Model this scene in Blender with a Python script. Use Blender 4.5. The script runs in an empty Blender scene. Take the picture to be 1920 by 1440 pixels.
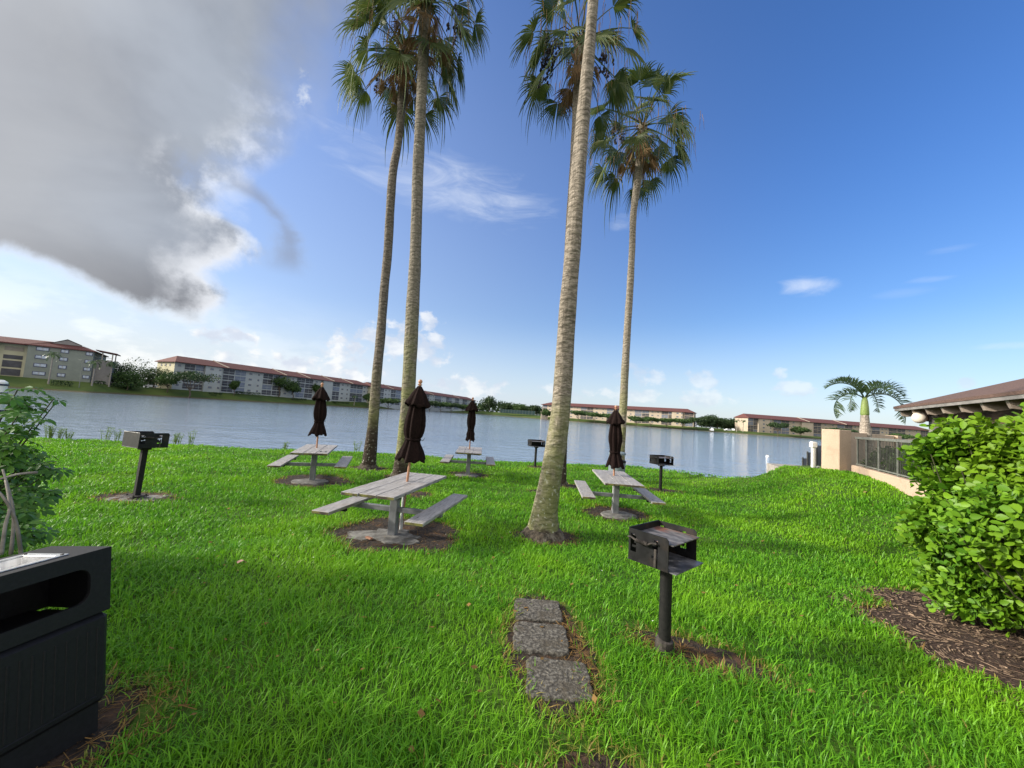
import bpy, math, random
import numpy as np
from mathutils import Vector, Matrix
random.seed(7)
rng = np.random.default_rng(11)
scene = bpy.context.scene
COL = scene.collection
rad = math.radians

# ------------------------------------------------------------------ camera
PITCH, ROLL, FPX, EYE = rad(4.44), rad(3.99), 721.0, 1.8
CM = Matrix.Rotation(math.pi / 2 + PITCH, 3, 'X') @ Matrix.Rotation(ROLL, 3, 'Z')
CP = Vector((0, 0, EYE))
cam = bpy.data.cameras.new('camera')
cam.sensor_width = 36.0
cam.lens = 36.0 * FPX / 1920.0
cam.clip_start = 0.05
cam.clip_end = 9000
camo = bpy.data.objects.new('camera', cam)
camo.matrix_world = Matrix.Translation(CP) @ CM.to_4x4()
COL.objects.link(camo)
scene.camera = camo


def ray(px, py):
    return CM @ Vector(((px - 960) / FPX, -(py - 720) / FPX, -1.0))


def atz(px, py, z):
    d = ray(px, py)
    return CP + d * ((z - EYE) / d.z)


def atd(px, py, y):
    d = ray(px, py)
    return CP + d * (y / d.y)


def azel(px, py):
    d = ray(px, py).normalized()
    return math.degrees(math.atan2(d.x, d.y)), math.degrees(math.asin(d.z))


# ------------------------------------------------------------------ ground shape
WATER_Z = -0.8


def sst(a, b, v):
    t = np.clip((v - a) / (b - a), 0, 1)
    return t * t * (3 - 2 * t)


def lawn_z(x, y):
    return (-0.22 * sst(3.0, 6.5, y) + 0.87 * sst(6.0, 10.5, x) * sst(1.0, 5.0, y)
            + 0.012 * np.sin(x * 1.9 + 0.7) * np.sin(y * 1.6) + 0.01 * np.sin(x * 0.8 - y * 1.1))


def hit_lawn(px, py):
    z = 0.0
    for _ in range(25):
        p = atz(px, py, z)
        z = 0.5 * z + 0.5 * float(lawn_z(p.x, p.y))
    return atz(px, py, z)


_e = [hit_lawn(*p) for p in [(100, 822), (350, 834), (500, 843), (700, 848), (960, 866), (1080, 870), (1200, 875), (1300, 885), (1360, 893), (1420, 892)]]
EDGE = sorted([(-80.0, 11.0), (-26.0, 13.0)] + [(p.x, p.y) for p in _e] + [(11.2, 14.6), (14.0, 15.4), (80.0, 15.4)])
EX = np.array([e[0] for e in EDGE]); EY = np.array([e[1] for e in EDGE])


def edge_y(x):
    return np.interp(x, EX, EY) + 0.12 * np.sin(np.asarray(x) * 1.3) + 0.06 * np.sin(np.asarray(x) * 3.7 + 1)


# far shore: picture column -> shore depth, depth of the building line, ground height there
FAR = [(-400, 96, 108, 2.6), (0, 112, 122, 2.7), (170, 122, 133, 2.5), (240, 140, 152, 2.2), (330, 150, 161, 2.3), (480, 175, 190, 2.4),
       (690, 243, 258, 2.9), (885, 395, 425, 3.0), (960, 385, 420, 2.6), (1036, 330, 349, 2.3), (1310, 268, 284, 1.5),
       (1420, 259, 277, 1.0), (1540, 258, 278, 0.8), (1920, 262, 284, 0.8), (2600, 265, 290, 0.8)]
FT = np.array([(ray(f[0], 709.5 + .0697 * f[0]).x / ray(f[0], 709.5 + .0697 * f[0]).y) for f in FAR])
FS = np.array([f[1] for f in FAR]); FB = np.array([f[2] for f in FAR]); FZ = np.array([f[3] for f in FAR])


def far_z(x, y):
    t = x / max(y, 0.01)
    return float(np.interp(t, FT, FZ))


def ground_z(x, y):
    x = np.asarray(x, float); y = np.asarray(y, float)
    near = lawn_z(x, y)
    dn = y - edge_y(x)
    bank = near + (-2.6 - near) * sst(-0.15, 3.2, dn)
    t = x / np.maximum(y, 0.01)
    ys = np.interp(t, FT, FS); yb = np.interp(t, FT, FB); zb = np.interp(t, FT, FZ)
    s = (y - ys) / np.maximum(yb - ys, 1)
    far = np.where(s < 0, np.maximum(-2.6, WATER_Z + s * 3.0), WATER_Z + (zb - WATER_Z) * np.clip(s * 1.06, 0, 1) ** 0.8)
    return np.where(y < 40, bank, far)


# ------------------------------------------------------------------ node helpers
class NT:
    def __init__(self, tree):
        self.t = tree

    def n(self, typ, ins=None, **props):
        nd = self.t.nodes.new(typ)
        for k, v in props.items():
            setattr(nd, k, v)
        for k, v in (ins or {}).items():
            self.set(nd.inputs[k], v)
        return nd

    def set(self, sock, v):
        if isinstance(v, bpy.types.NodeSocket):
            self.t.links.new(v, sock)
        elif isinstance(v, (tuple, list)):
            v = tuple(v)
            if len(v) == 3 and sock.type == 'RGBA':
                v = v + (1.0,)
            sock.default_value = v
        else:
            sock.default_value = v

    def m(self, op, a, b=None, c=None, clamp=False):
        nd = self.t.nodes.new('ShaderNodeMath'); nd.operation = op; nd.use_clamp = clamp
        for i, v in enumerate((a, b, c)):
            if v is not None:
                self.set(nd.inputs[i], v)
        return nd.outputs[0]

    def ss(self, a, b, v, o0=0.0, o1=1.0):
        nd = self.t.nodes.new('ShaderNodeMapRange'); nd.interpolation_type = 'SMOOTHSTEP'
        for i, q in enumerate((v, a, b, o0, o1)):
            self.set(nd.inputs[i], q)
        return nd.outputs[0]

    def mix(self, f, a, b, blend='MIX'):
        nd = self.t.nodes.new('ShaderNodeMix'); nd.data_type = 'RGBA'; nd.blend_type = blend
        self.set(nd.inputs[0], f); self.set(nd.inputs[6], a); self.set(nd.inputs[7], b)
        return nd.outputs[2]

    def noise(self, vec, scale, detail=4.0, rough=0.55, dist=0.0, out=0):
        nd = self.t.nodes.new('ShaderNodeTexNoise')
        if vec is not None:
            self.set(nd.inputs['Vector'], vec)
        for k, v in (('Scale', scale), ('Detail', detail), ('Roughness', rough), ('Distortion', dist)):
            self.set(nd.inputs[k], v)
        return nd.outputs[out]

    def mapping(self, vec, scale=(1, 1, 1), rot=(0, 0, 0), loc=(0, 0, 0)):
        nd = self.t.nodes.new('ShaderNodeMapping')
        self.set(nd.inputs['Vector'], vec); nd.inputs['Scale'].default_value = scale
        nd.inputs['Rotation'].default_value = rot; nd.inputs['Location'].default_value = loc
        return nd.outputs[0]


def new_mat(name):
    m = bpy.data.materials.new(name); m.use_nodes = True
    m.node_tree.nodes.clear()
    k = NT(m.node_tree)
    out = k.n('ShaderNodeOutputMaterial')
    return m, k, out


def bump(k, h, strength, dist):
    return k.n('ShaderNodeBump', {'Strength': strength, 'Distance': dist, 'Height': h}).outputs[0]


def simple(name, c1, c2, scale=8, rough=0.7, bump_s=0.2, bump_d=0.01, stretch=(1, 1, 1), spec=0.4, metallic=0, detail=6, lo=.35, hi=.65, c3=None, s3=1.5, coord='Object', rlo=None):
    m, k, out = new_mat(name)
    tc = k.n('ShaderNodeTexCoord').outputs[coord]
    v = k.mapping(tc, stretch)
    n = k.noise(v, scale, detail)
    col = k.mix(k.ss(lo, hi, n), c1, c2)
    if c3 is not None:
        n3 = k.noise(v, s3, 5, .6)
        col = k.mix(k.ss(.5, .68, n3), col, c3)
    b = k.n('ShaderNodeBsdfPrincipled', {'Base Color': col, 'Roughness': rough, 'Metallic': metallic, 'Specular IOR Level': spec})
    if rlo is not None:
        k.set(b.inputs['Roughness'], k.ss(.3, .7, k.noise(v, scale * .6, 4), rlo, rough))
    if bump_s:
        k.set(b.inputs['Normal'], bump(k, n, bump_s, bump_d))
    k.t.links.new(b.outputs[0], out.inputs[0])
    return m


def leafy(name, c1, c2, c3=None, trans=0.35, rough=0.45, spec=0.3, patch=0.6, attr=None, dry=(0.30, 0.20, 0.07)):
    m, k, out = new_mat(name)
    g = k.n('ShaderNodeNewGeometry')
    col = k.mix(g.outputs['Random Per Island'], c1, c2)
    if c3 is not None:
        n = k.noise(g.outputs['Position'], patch, 4)
        col = k.mix(k.ss(.42, .66, n), col, c3)
    if attr:
        a = k.n('ShaderNodeAttribute', attribute_name=attr)
        col = k.mix(a.outputs['Fac'], col, k.mix(g.outputs['Random Per Island'], dry, tuple(v * .55 for v in dry)))
    b = k.n('ShaderNodeBsdfPrincipled', {'Base Color': col, 'Roughness': rough, 'Specular IOR Level': spec})
    t = k.n('ShaderNodeBsdfTranslucent', {'Color': k.mix(.35, col, (.45, .62, .05), 'MULTIPLY') if False else col})
    mx = k.n('ShaderNodeMixShader', {0: trans, 1: b.outputs[0], 2: t.outputs[0]})
    k.t.links.new(mx.outputs[0], out.inputs[0])
    return m


MAT = {}
MAT['black'] = simple('black paint', (.004, .004, .0045), (.010, .010, .011), 14, .6, .15, .003, spec=.3, rlo=.42, c3=(.024, .018, .014), s3=5)
MAT['grill_post'] = simple('sooty black post', (.004, .004, .004), (.009, .0085, .0075), 30, .7, .3, .003, spec=.35)
MAT['rust'] = simple('rusty plate', (.055, .05, .05), (.16, .155, .155), 9, .6, .2, .002, spec=.4, c3=(.15, .055, .03), s3=4.5, stretch=(1, 2, 1))
MAT['ash'] = simple('ashy steel plate', (.05, .05, .055), (.17, .17, .19), 10, .45, .1, .002, spec=.5)
MAT['iron'] = simple('rough iron', (.018, .015, .013), (.055, .046, .04), 20, .8, .5, .006)
MAT['galv'] = simple('grey painted steel', (.13, .135, .15), (.20, .205, .22), 7, .5, .1, .002, spec=.5)
MAT['galv_light'] = simple('pale galvanised steel', (.42, .43, .45), (.55, .55, .56), 9, .45, .05, .002, spec=.5)
MAT['concrete'] = simple('weathered concrete', (.12, .115, .108), (.24, .232, .22), 9, .9, .6, .012, c3=(.07, .066, .06), s3=4)
MAT['paver'] = simple('stained paver', (.045, .04, .033), (.175, .162, .138), 38, .95, 1.0, .014, lo=.38, hi=.70, c3=(.06, .05, .036), s3=5.5, detail=12)
MAT['soil'] = simple('dark soil', (.012, .009, .007), (.048, .032, .022), 22, .95, 1.0, .03, c3=(.085, .045, .022), s3=4, coord='Object')
MAT['mulch'] = simple('bark mulch bed', (.018, .010, .007), (.10, .055, .036), 45, .95, 1.0, .03, stretch=(1, 2.2, 1), c3=(.05, .03, .022), s3=7)
MAT['chip'] = leafy('bark chips', (.025, .014, .010), (.36, .25, .17), None, trans=0.0, rough=.9, spec=.2)
MAT['straw'] = leafy('dead grass', (.30, .18, .065), (.13, .075, .03), None, trans=.25, rough=.8, spec=.1)
MAT['stucco'] = simple('peach stucco', (.46, .34, .25), (.52, .385, .285), 30, .9, .25, .004, c3=(.41, .30, .22), s3=2.2)
MAT['roof_brown'] = simple('brown shingle', (.075, .045, .035), (.15, .09, .07), 26, .9, .6, .01, stretch=(1, 1, 3), c3=(.11, .07, .055), s3=6)
MAT['timber_dark'] = simple('dark brown timber', (.05, .03, .022), (.10, .062, .045), 6, .8, .3, .006, stretch=(1, 6, 6))
MAT['fascia'] = simple('grey brown fascia', (.17, .16, .15), (.24, .225, .21), 5, .8, .2, .004)
MAT['soffit'] = simple('pale rafter', (.26, .21, .17), (.34, .28, .23), 6, .85, .2, .004)
MAT['fence_grey'] = simple('grey green painted metal', (.12, .125, .11), (.17, .175, .155), 8, .6, .05, .002)
MAT['fence_dark'] = simple('dark picket metal', (.035, .037, .033), (.06, .06, .055), 8, .6, .05, .002)
MAT['panel_blue'] = simple('slate blue panel', (.10, .125, .175), (.13, .155, .21), 3, .6, .05, .002)
MAT['white'] = simple('white plastic', (.72, .71, .68), (.82, .81, .79), 6, .4, .03, .002, spec=.5)
MAT['globe'] = simple('cream globe', (.66, .58, .48), (.74, .66, .56), 3, .4, .0, .001, spec=.5)
MAT['bin_black'] = simple('black moulded plastic', (.003, .003, .0045), (.006, .006, .008), 60, .6, .25, .002, spec=.35)
MAT['steel'] = simple('brushed steel', (.62, .62, .62), (.80, .80, .80), 6, .4, .08, .002, metallic=.9, stretch=(1, 12, 1))
MAT['bin_grey'] = simple('blue grey plastic', (.13, .17, .19), (.17, .21, .23), 5, .6, .05, .002)
MAT['fabric'] = simple('dark brown canvas', (.008, .0045, .0042), (.016, .009, .008), 40, .95, .35, .003, spec=.1)
MAT['pole_wood'] = simple('varnished pole', (.34, .17, .10), (.46, .25, .155), 9, .5, .1, .002, stretch=(1, 1, .2), spec=.5)
MAT['bare_twig'] = simple('grey bark', (.17, .15, .125), (.30, .27, .23), 12, .9, .4, .006)
MAT['roots'] = simple('fibrous palm roots', (.02, .016, .012), (.085, .068, .05), 26, .95, 1.0, .03, stretch=(1, 1, .35), c3=(.14, .125, .10), s3=9)
MAT['bark'] = simple('brown bark', (.06, .045, .03), (.12, .09, .065), 8, .9, .4, .01, stretch=(1, 1, .3))
MAT['dock'] = simple('dock concrete', (.24, .215, .18), (.34, .31, .27), 5, .9, .3, .006)
MAT['pink'] = simple('pinkish dry leaf', (.46, .25, .18), (.55, .36, .27), 9, .7, .2, .002)
MAT['brick'] = simple('clay chip', (.24, .12, .075), (.30, .16, .11), 12, .9, .3, .003)
# far buildings
MAT['wall_green'] = simple('grey green stucco', (.175, .19, .16), (.20, .215, .18), .5, .9, 0)
MAT['wall_cream'] = simple('cream stucco', (.44, .41, .28), (.48, .45, .31), .5, .9, 0)
MAT['wall_blue'] = simple('pale grey stucco', (.29, .31, .30), (.32, .34, .33), .4, .9, 0)
MAT['wall_tan'] = simple('tan stucco', (.38, .315, .24), (.42, .35, .27), .4, .9, 0)
MAT['tile'] = simple('red roof tile', (.075, .026, .022), (.12, .042, .035), 2.2, .85, .5, .08, stretch=(3, 1, 1))
MAT['trim'] = simple('cream trim', (.30, .26, .21), (.34, .29, .24), 1, .8, 0)
MAT['screen'] = simple('dark balcony screen', (.022, .022, .028), (.05, .05, .06), .6, .5, 0, spec=.5)
MAT['screen_blue'] = simple('grey blue balcony screen', (.09, .11, .15), (.14, .16, .21), .6, .5, 0, spec=.5)
MAT['win'] = simple('far window glass', (.03, .035, .045), (.16, .19, .24), .35, .25, 0, spec=.6)
MAT['win_frame'] = simple('slate window frame', (.055, .06, .10), (.07, .075, .12), 1, .6, 0)
MAT['gable'] = simple('grey gable board', (.18, .165, .15), (.21, .195, .18), 1, .8, 0)
MAT['pane'] = simple('pane with painted sky reflection', (.22, .26, .31), (.40, .45, .52), .8, .2, 0, spec=.7)  # pale base colour stands in for the sky reflected in these panes
MAT['car_white'] = simple('white car paint', (.75, .75, .75), (.8, .8, .8), 1, .3, 0, spec=.6)
MAT['car_dark'] = simple('dark glass and tyre', (.015, .015, .018), (.03, .03, .035), 1, .35, 0, spec=.5)
# foliage
MAT['grass'] = leafy('grass blades', (.062, .212, .013), (.165, .41, .018), (.195, .42, .016), trans=.38, rough=.45, spec=.24, patch=.55, attr='dry', dry=(.44, .27, .10))
MAT['fan'] = leafy('fan palm leaf', (.050, .090, .022), (.115, .140, .035), None, trans=.28, rough=.5, spec=.35)
MAT['fan_dead'] = leafy('dead palm leaf', (.16, .095, .045), (.30, .20, .11), None, trans=.2, rough=.85, spec=.1)
MAT['fruit'] = simple('dark palm fruit', (.012, .010, .016), (.03, .022, .03), 12, .7, 0)
MAT['feather'] = leafy('feather palm leaf', (.045, .085, .030), (.085, .13, .05), None, trans=.25, rough=.4, spec=.4)
MAT['shaft'] = simple('green crownshaft', (.16, .25, .055), (.24, .31, .09), 3, .5, .05, .004, stretch=(1, 1, .3))
MAT['hedge'] = leafy('waxy hedge leaf', (.058, .16, .011), (.17, .32, .02), (.15, .265, .014), trans=.30, rough=.42, spec=.2, patch=1.3)
MAT['hedge_twig'] = simple('hedge stems', (.03, .035, .014), (.06, .06, .028), 10, .9, .2, .004)
MAT['shrub'] = leafy('shrub leaf', (.035, .11, .016), (.11, .24, .03), (.055, .15, .022), trans=.3, rough=.4, spec=.35, patch=1.6)
MAT['weed'] = leafy('weed leaf', (.14, .24, .05), (.24, .33, .09), None, trans=.4, rough=.6)
MAT['tree_dark'] = leafy('dark tree leaf', (.020, .042, .015), (.042, .075, .022), None, trans=.2, rough=.6)
MAT['tree_mid'] = leafy('mid green tree leaf', (.034, .070, .018), (.065, .115, .026), None, trans=.22, rough=.6)
MAT['tree_pale'] = leafy('pale tree leaf', (.10, .16, .04), (.16, .23, .06), None, trans=.3, rough=.6)


def wood_mat():
    m, k, out = new_mat('weathered boards')
    tc = k.n('ShaderNodeTexCoord').outputs['Object']
    n = k.noise(k.mapping(tc, (22, 1.6, 22)), 3, 8, .65)
    n2 = k.noise(tc, 3.2, 4)
    col = k.mix(k.ss(.3, .7, n), (.15, .14, .137), (.375, .36, .355))
    col = k.mix(k.m('MULTIPLY', k.ss(.5, .75, n2), .55), col, (.30, .25, .215))
    kn = k.n('ShaderNodeTexVoronoi', {'Vector': k.mapping(tc, (6, 2.2, 6)), 'Scale': 1.3}).outputs['Distance']
    col = k.mix(k.ss(.10, .05, kn), col, (.06, .035, .025))
    b = k.n('ShaderNodeBsdfPrincipled', {'Base Color': col, 'Roughness': .62, 'Specular IOR Level': .4, 'Normal': bump(k, n, .45, .006)})
    k.t.links.new(b.outputs[0], out.inputs[0])
    return m


def end_wood():
    m, k, out = new_mat('mossy board ends')
    tc = k.n('ShaderNodeTexCoord').outputs['Object']
    col = k.mix(k.ss(.4, .62, k.noise(tc, 7, 5)), (.055, .042, .032), (.17, .16, .04))
    b = k.n('ShaderNodeBsdfPrincipled', {'Base Color': col, 'Roughness': .9})
    k.t.links.new(b.outputs[0], out.inputs[0])
    return m


def trunk_mat(name, zbase, dark_h, moss, c1, c2, dark=(.045, .034, .026)):
    m, k, out = new_mat(name)
    g = k.n('ShaderNodeNewGeometry')
    pos = g.outputs['Position']
    sp = k.n('ShaderNodeSeparateXYZ', {0: pos})
    z = k.m('SUBTRACT', sp.outputs[2], zbase)
    fine = k.noise(k.mapping(pos, (9, 9, 30)), 1.0, 6, .6)
    streak = k.noise(k.mapping(pos, (16, 16, 1.6)), 1.0, 6, .6)
    ring = k.m('SINE', k.m('ADD', k.m('MULTIPLY', z, 38.0), k.m('MULTIPLY', k.noise(pos, 2.2, 5), 26.0)))
    big = k.noise(pos, 1.7, 5, .6)
    col = k.mix(k.ss(.36, .64, fine), tuple(v * .8 for v in c1), c2)
    col = k.mix(k.m('MULTIPLY', k.ss(.5, .7, streak), .6), col, tuple(v * .55 for v in c1))
    col = k.mix(k.m('MULTIPLY', k.ss(.3, 1.0, ring), .08), col, tuple(v * .5 for v in c1))
    mz = k.m('MULTIPLY', k.ss(moss * 1.5, moss * .3, z), k.ss(.34, .6, big))
    col = k.mix(k.m('MULTIPLY', mz, .75), col, (.17, .185, .06))
    zz = k.m('ADD', z, k.m('MULTIPLY', k.m('SUBTRACT', k.noise(pos, 4.0, 6, .65), .5), 1.5 * min(1, dark_h + .25)))
    col = k.mix(k.ss(dark_h + .25 * dark_h + .05, max(dark_h * .6, .02), zz), col, dark)
    li = k.m('MULTIPLY', k.ss(.60, .66, k.noise(pos, 14, 4)), k.ss(1.9, .1, z))
    col = k.mix(k.m('MULTIPLY', li, .7), col, (.50, .50, .42))
    cr = k.noise(k.mapping(pos, (5, 5, 11), (.2, .1, 0)), 1.2, 7, .7)
    col = k.mix(k.m('MULTIPLY', k.ss(.60, .66, cr), .65), col, (.075, .058, .045))
    h = k.m('ADD', k.m('MULTIPLY', ring, .25), k.m('ADD', fine, streak))
    b = k.n('ShaderNodeBsdfPrincipled', {'Base Color': col, 'Roughness': .9, 'Specular IOR Level': .2, 'Normal': bump(k, h, .9, .03)})
    k.t.links.new(b.outputs[0], out.inputs[0])
    return m


def lawn_mat():
    m, k, out = new_mat('lawn ground')
    g = k.n('ShaderNodeNewGeometry'); pos = g.outputs['Position']
    n1 = k.noise(pos, .35, 4); n2 = k.noise(pos, 14, 6, .7); n3 = k.noise(pos, .05, 4)
    col = k.mix(k.ss(.3, .7, n2), (.028, .055, .010), (.06, .13, .014))
    col = k.mix(k.m('MULTIPLY', k.ss(.45, .65, n1), .5), col, (.13, .21, .03))
    col = k.mix(k.m('MULTIPLY', k.ss(.48, .62, n3), .45), col, (.11, .16, .03))
    sp = k.n('ShaderNodeSeparateXYZ', {0: pos})
    far = k.mix(k.ss(.40, .62, k.noise(pos, .06, 5)), (.042, .072, .018), (.075, .105, .022))
    col = k.mix(k.ss(50, 70, sp.outputs[1]), col, far)
    zz = k.m('ADD', sp.outputs[2], k.m('MULTIPLY', k.noise(pos, 1.2, 4), .3))
    col = k.mix(k.ss(WATER_Z + .75, WATER_Z + .35, zz), col, (.085, .075, .035))
    b = k.n('ShaderNodeBsdfPrincipled', {'Base Color': col, 'Roughness': .9, 'Specular IOR Level': .15, 'Normal': bump(k, n2, .8, .03)})
    k.t.links.new(b.outputs[0], out.inputs[0])
    return m


def water_mat():
    m, k, out = new_mat('lake water')
    g = k.n('ShaderNodeNewGeometry'); pos = g.outputs['Position']
    v = k.mapping(pos, (.62, .95, 1), (0, 0, rad(-12)))
    a = k.noise(v, 1.5, 5, .62, .4)
    b2 = k.noise(v, .28, 4, .55, .6)
    c = k.noise(v, 5.0, 3, .6)
    h = k.m('ADD', k.m('MULTIPLY', a, .55), k.m('ADD', k.m('MULTIPLY', b2, .9), k.m('MULTIPLY', c, .10)))
    wind = k.ss(.40, .66, k.noise(k.mapping(pos, (.02, .06, 1)), 1, 4))
    st = k.ss(0, 1, wind, .55, .8)
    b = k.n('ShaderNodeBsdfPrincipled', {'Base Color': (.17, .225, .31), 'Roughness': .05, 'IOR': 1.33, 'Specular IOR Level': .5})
    bn = k.n('ShaderNodeBump', {'Strength': st, 'Distance': .25, 'Height': h})
    k.set(b.inputs['Normal'], bn.outputs[0])
    k.t.links.new(b.outputs[0], out.inputs[0])
    return m


MAT['wood'] = wood_mat()
MAT['wood_end'] = end_wood()
MAT['lawn'] = lawn_mat()
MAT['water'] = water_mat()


# ------------------------------------------------------------------ mesh helpers
class MB:
    def __init__(self):
        self.v = []; self.f = []; self.mi = []; self.cur = 0

    def add(self, vs, fs, M=None):
        b = len(self.v)
        if M is not None:
            vs = [tuple(M @ Vector(v)) for v in vs]
        self.v += [tuple(v) for v in vs]
        self.f += [tuple(i + b for i in f) for f in fs]
        self.mi += [self.cur] * len(fs)

    def box(self, c, s, M=None, ch=0.0):
        x, y, z = s[0] / 2, s[1] / 2, s[2] / 2
        if ch <= 0:
            vs = [(c[0] + a * x, c[1] + b * y, c[2] + d * z) for a in (-1, 1) for b in (-1, 1) for d in (-1, 1)]
            fs = [(0, 1, 3, 2), (4, 6, 7, 5), (0, 4, 5, 1), (2, 3, 7, 6), (0, 2, 6, 4), (1, 5, 7, 3)]
            self.add(vs, fs, M)
            return
        ch = min(ch, x * .9, y * .9, z * .9)
        vs = []; idx = {}
        for a in (-1, 1):
            for b in (-1, 1):
                for d in (-1, 1):
                    for ax in range(3):
                        p = [a * x, b * y, d * z]
                        for o in range(3):
                            if o != ax:
                                p[o] -= (a, b, d)[o] * ch
                        idx[(a, b, d, ax)] = len(vs)
                        vs.append((c[0] + p[0], c[1] + p[1], c[2] + p[2]))
        fs = []
        q = [(-1, -1), (1, -1), (1, 1), (-1, 1)]
        for s_ in (-1, 1):
            fs.append([idx[(s_, p[0], p[1], 0)] for p in (q if s_ > 0 else q[::-1])])
            fs.append([idx[(p[0], s_, p[1], 1)] for p in (q[::-1] if s_ > 0 else q)])
            fs.append([idx[(p[0], p[1], s_, 2)] for p in (q if s_ > 0 else q[::-1])])
        for a in (-1, 1):
            for b in (-1, 1):
                e = [idx[(a, b, -1, 0)], idx[(a, b, 1, 0)], idx[(a, b, 1, 1)], idx[(a, b, -1, 1)]]
                fs.append(e if a * b < 0 else e[::-1])
                e = [idx[(a, -1, b, 0)], idx[(a, 1, b, 0)], idx[(a, 1, b, 2)], idx[(a, -1, b, 2)]]
                fs.append(e[::-1] if a * b < 0 else e)
                e = [idx[(-1, a, b, 1)], idx[(1, a, b, 1)], idx[(1, a, b, 2)], idx[(-1, a, b, 2)]]
                fs.append(e if a * b < 0 else e[::-1])
                for d in (-1, 1):
                    e = [idx[(a, b, d, 0)], idx[(a, b, d, 1)], idx[(a, b, d, 2)]]
                    fs.append(e if a * b * d > 0 else e[::-1])
        self.add(vs, fs, M)

    def tube(self, pts, r, seg=10, M=None, cap=True):
        pts = [Vector(p) for p in pts]
        n = len(pts)
        if not isinstance(r, (list, tuple)):
            r = [r] * n
        vs = []; fs = []
        up = None
        for i in range(n):
            t = (pts[min(i + 1, n - 1)] - pts[max(i - 1, 0)]).normalized()
            if up is None:
                up = Vector((1, 0, 0)) if abs(t.x) < .8 else Vector((0, 1, 0))
            a = (up - t * up.dot(t)).normalized(); up = a
            b = t.cross(a)
            for j in range(seg):
                q = 2 * math.pi * j / seg
                vs.append(pts[i] + (a * math.cos(q) + b * math.sin(q)) * r[i])
        for i in range(n - 1):
            for j in range(seg):
                fs.append((i * seg + j, i * seg + (j + 1) % seg, (i + 1) * seg + (j + 1) % seg, (i + 1) * seg + j))
        if cap:
            fs.append(tuple(range(seg))[::-1]); fs.append(tuple((n - 1) * seg + j for j in range(seg)))
        self.add(vs, fs, M)

    def lathe(self, prof, seg=24, M=None, fn=None, cap=True):
        vs = []; fs = []
        for i, (r, z) in enumerate(prof):
            for j in range(seg):
                q = 2 * math.pi * j / seg
                rr = r * (fn(q, z, i) if fn else 1)
                vs.append((rr * math.cos(q), rr * math.sin(q), z))
        n = len(prof)
        for i in range(n - 1):
            for j in range(seg):
                fs.append((i * seg + j, i * seg + (j + 1) % seg, (i + 1) * seg + (j + 1) % seg, (i + 1) * seg + j))
        if cap:
            fs.append(tuple(range(seg))[::-1]); fs.append(tuple((n - 1) * seg + j for j in range(seg)))
        self.add(vs, fs, M)

    def sphere(self, c, r, seg=14, rings=8, sc=(1, 1, 1)):
        prof = [(math.sin(math.pi * i / rings) * r + 1e-4, -math.cos(math.pi * i / rings) * r) for i in range(rings + 1)]
        self.lathe([(a * sc[0], b * sc[2]) for a, b in prof], seg, Matrix.Translation(c))

    def prism(self, poly, z0, z1, M=None):
        n = len(poly)
        vs = [(p[0], p[1], z0) for p in poly] + [(p[0], p[1], z1) for p in poly]
        fs = [tuple(range(n))[::-1], tuple(range(n, 2 * n))] + [(i, (i + 1) % n, n + (i + 1) % n, n + i) for i in range(n)]
        self.add(vs, fs, M)

    def build(self, name, mats, parent=None, smooth=False, loc=None):
        me = bpy.data.meshes.new(name)
        me.from_pydata(self.v, [], self.f)
        if not isinstance(mats, (list, tuple)):
            mats = [mats]
        for mm in mats:
            me.materials.append(mm)
        if any(self.mi):
            me.polygons.foreach_set('material_index', self.mi)
        if smooth:
            me.polygons.foreach_set('use_smooth', [True] * len(me.polygons))
            if smooth != 'all':
                me.set_sharp_from_angle(angle=rad(40))
        me.update()
        o = bpy.data.objects.new(name, me)
        COL.objects.link(o)
        if parent is not None:
            o.parent = parent
        if loc is not None:
            o.location = loc
        return o


def tag(o, label=None, cat=None, group=None, kind=None):
    if label: o['label'] = label
    if cat: o['category'] = cat
    if group: o['group'] = group
    if kind: o['kind'] = kind
    return o


def thing(name, label, cat, loc=(0, 0, 0), rz=0.0, group=None, scale=1.0):
    o = bpy.data.objects.new(name, None)
    o.location = loc; o.rotation_euler = (0, 0, rz); o.scale = (scale,) * 3
    COL.objects.link(o)
    return tag(o, label, cat, group)


def copy_tree(o, parent=None):
    c = o.copy(); COL.objects.link(c)
    if parent is not None:
        c.parent = parent
    for ch in list(o.children):
        copy_tree(ch, c)
    return c


def np_mesh(name, co, quads, tris, mat, attr=None):
    me = bpy.data.meshes.new(name)
    nq, nt = len(quads), len(tris)
    me.vertices.add(len(co)); me.vertices.foreach_set('co', np.ascontiguousarray(co, np.float32).ravel())
    loops = np.concatenate([np.asarray(quads, np.int32).ravel(), np.asarray(tris, np.int32).ravel()])
    me.loops.add(len(loops)); me.loops.foreach_set('vertex_index', loops)
    me.polygons.add(nq + nt)
    st = np.concatenate([np.arange(nq) * 4, nq * 4 + np.arange(nt) * 3]).astype(np.int32)
    me.polygons.foreach_set('loop_start', st)
    me.update(calc_edges=True)
    if attr is not None:
        a = me.attributes.new(attr[0], 'FLOAT', 'POINT')
        a.data.foreach_set('value', np.ascontiguousarray(attr[1], np.float32))
    me.materials.append(mat)
    o = bpy.data.objects.new(name, me)
    COL.objects.link(o)
    return o


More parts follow.
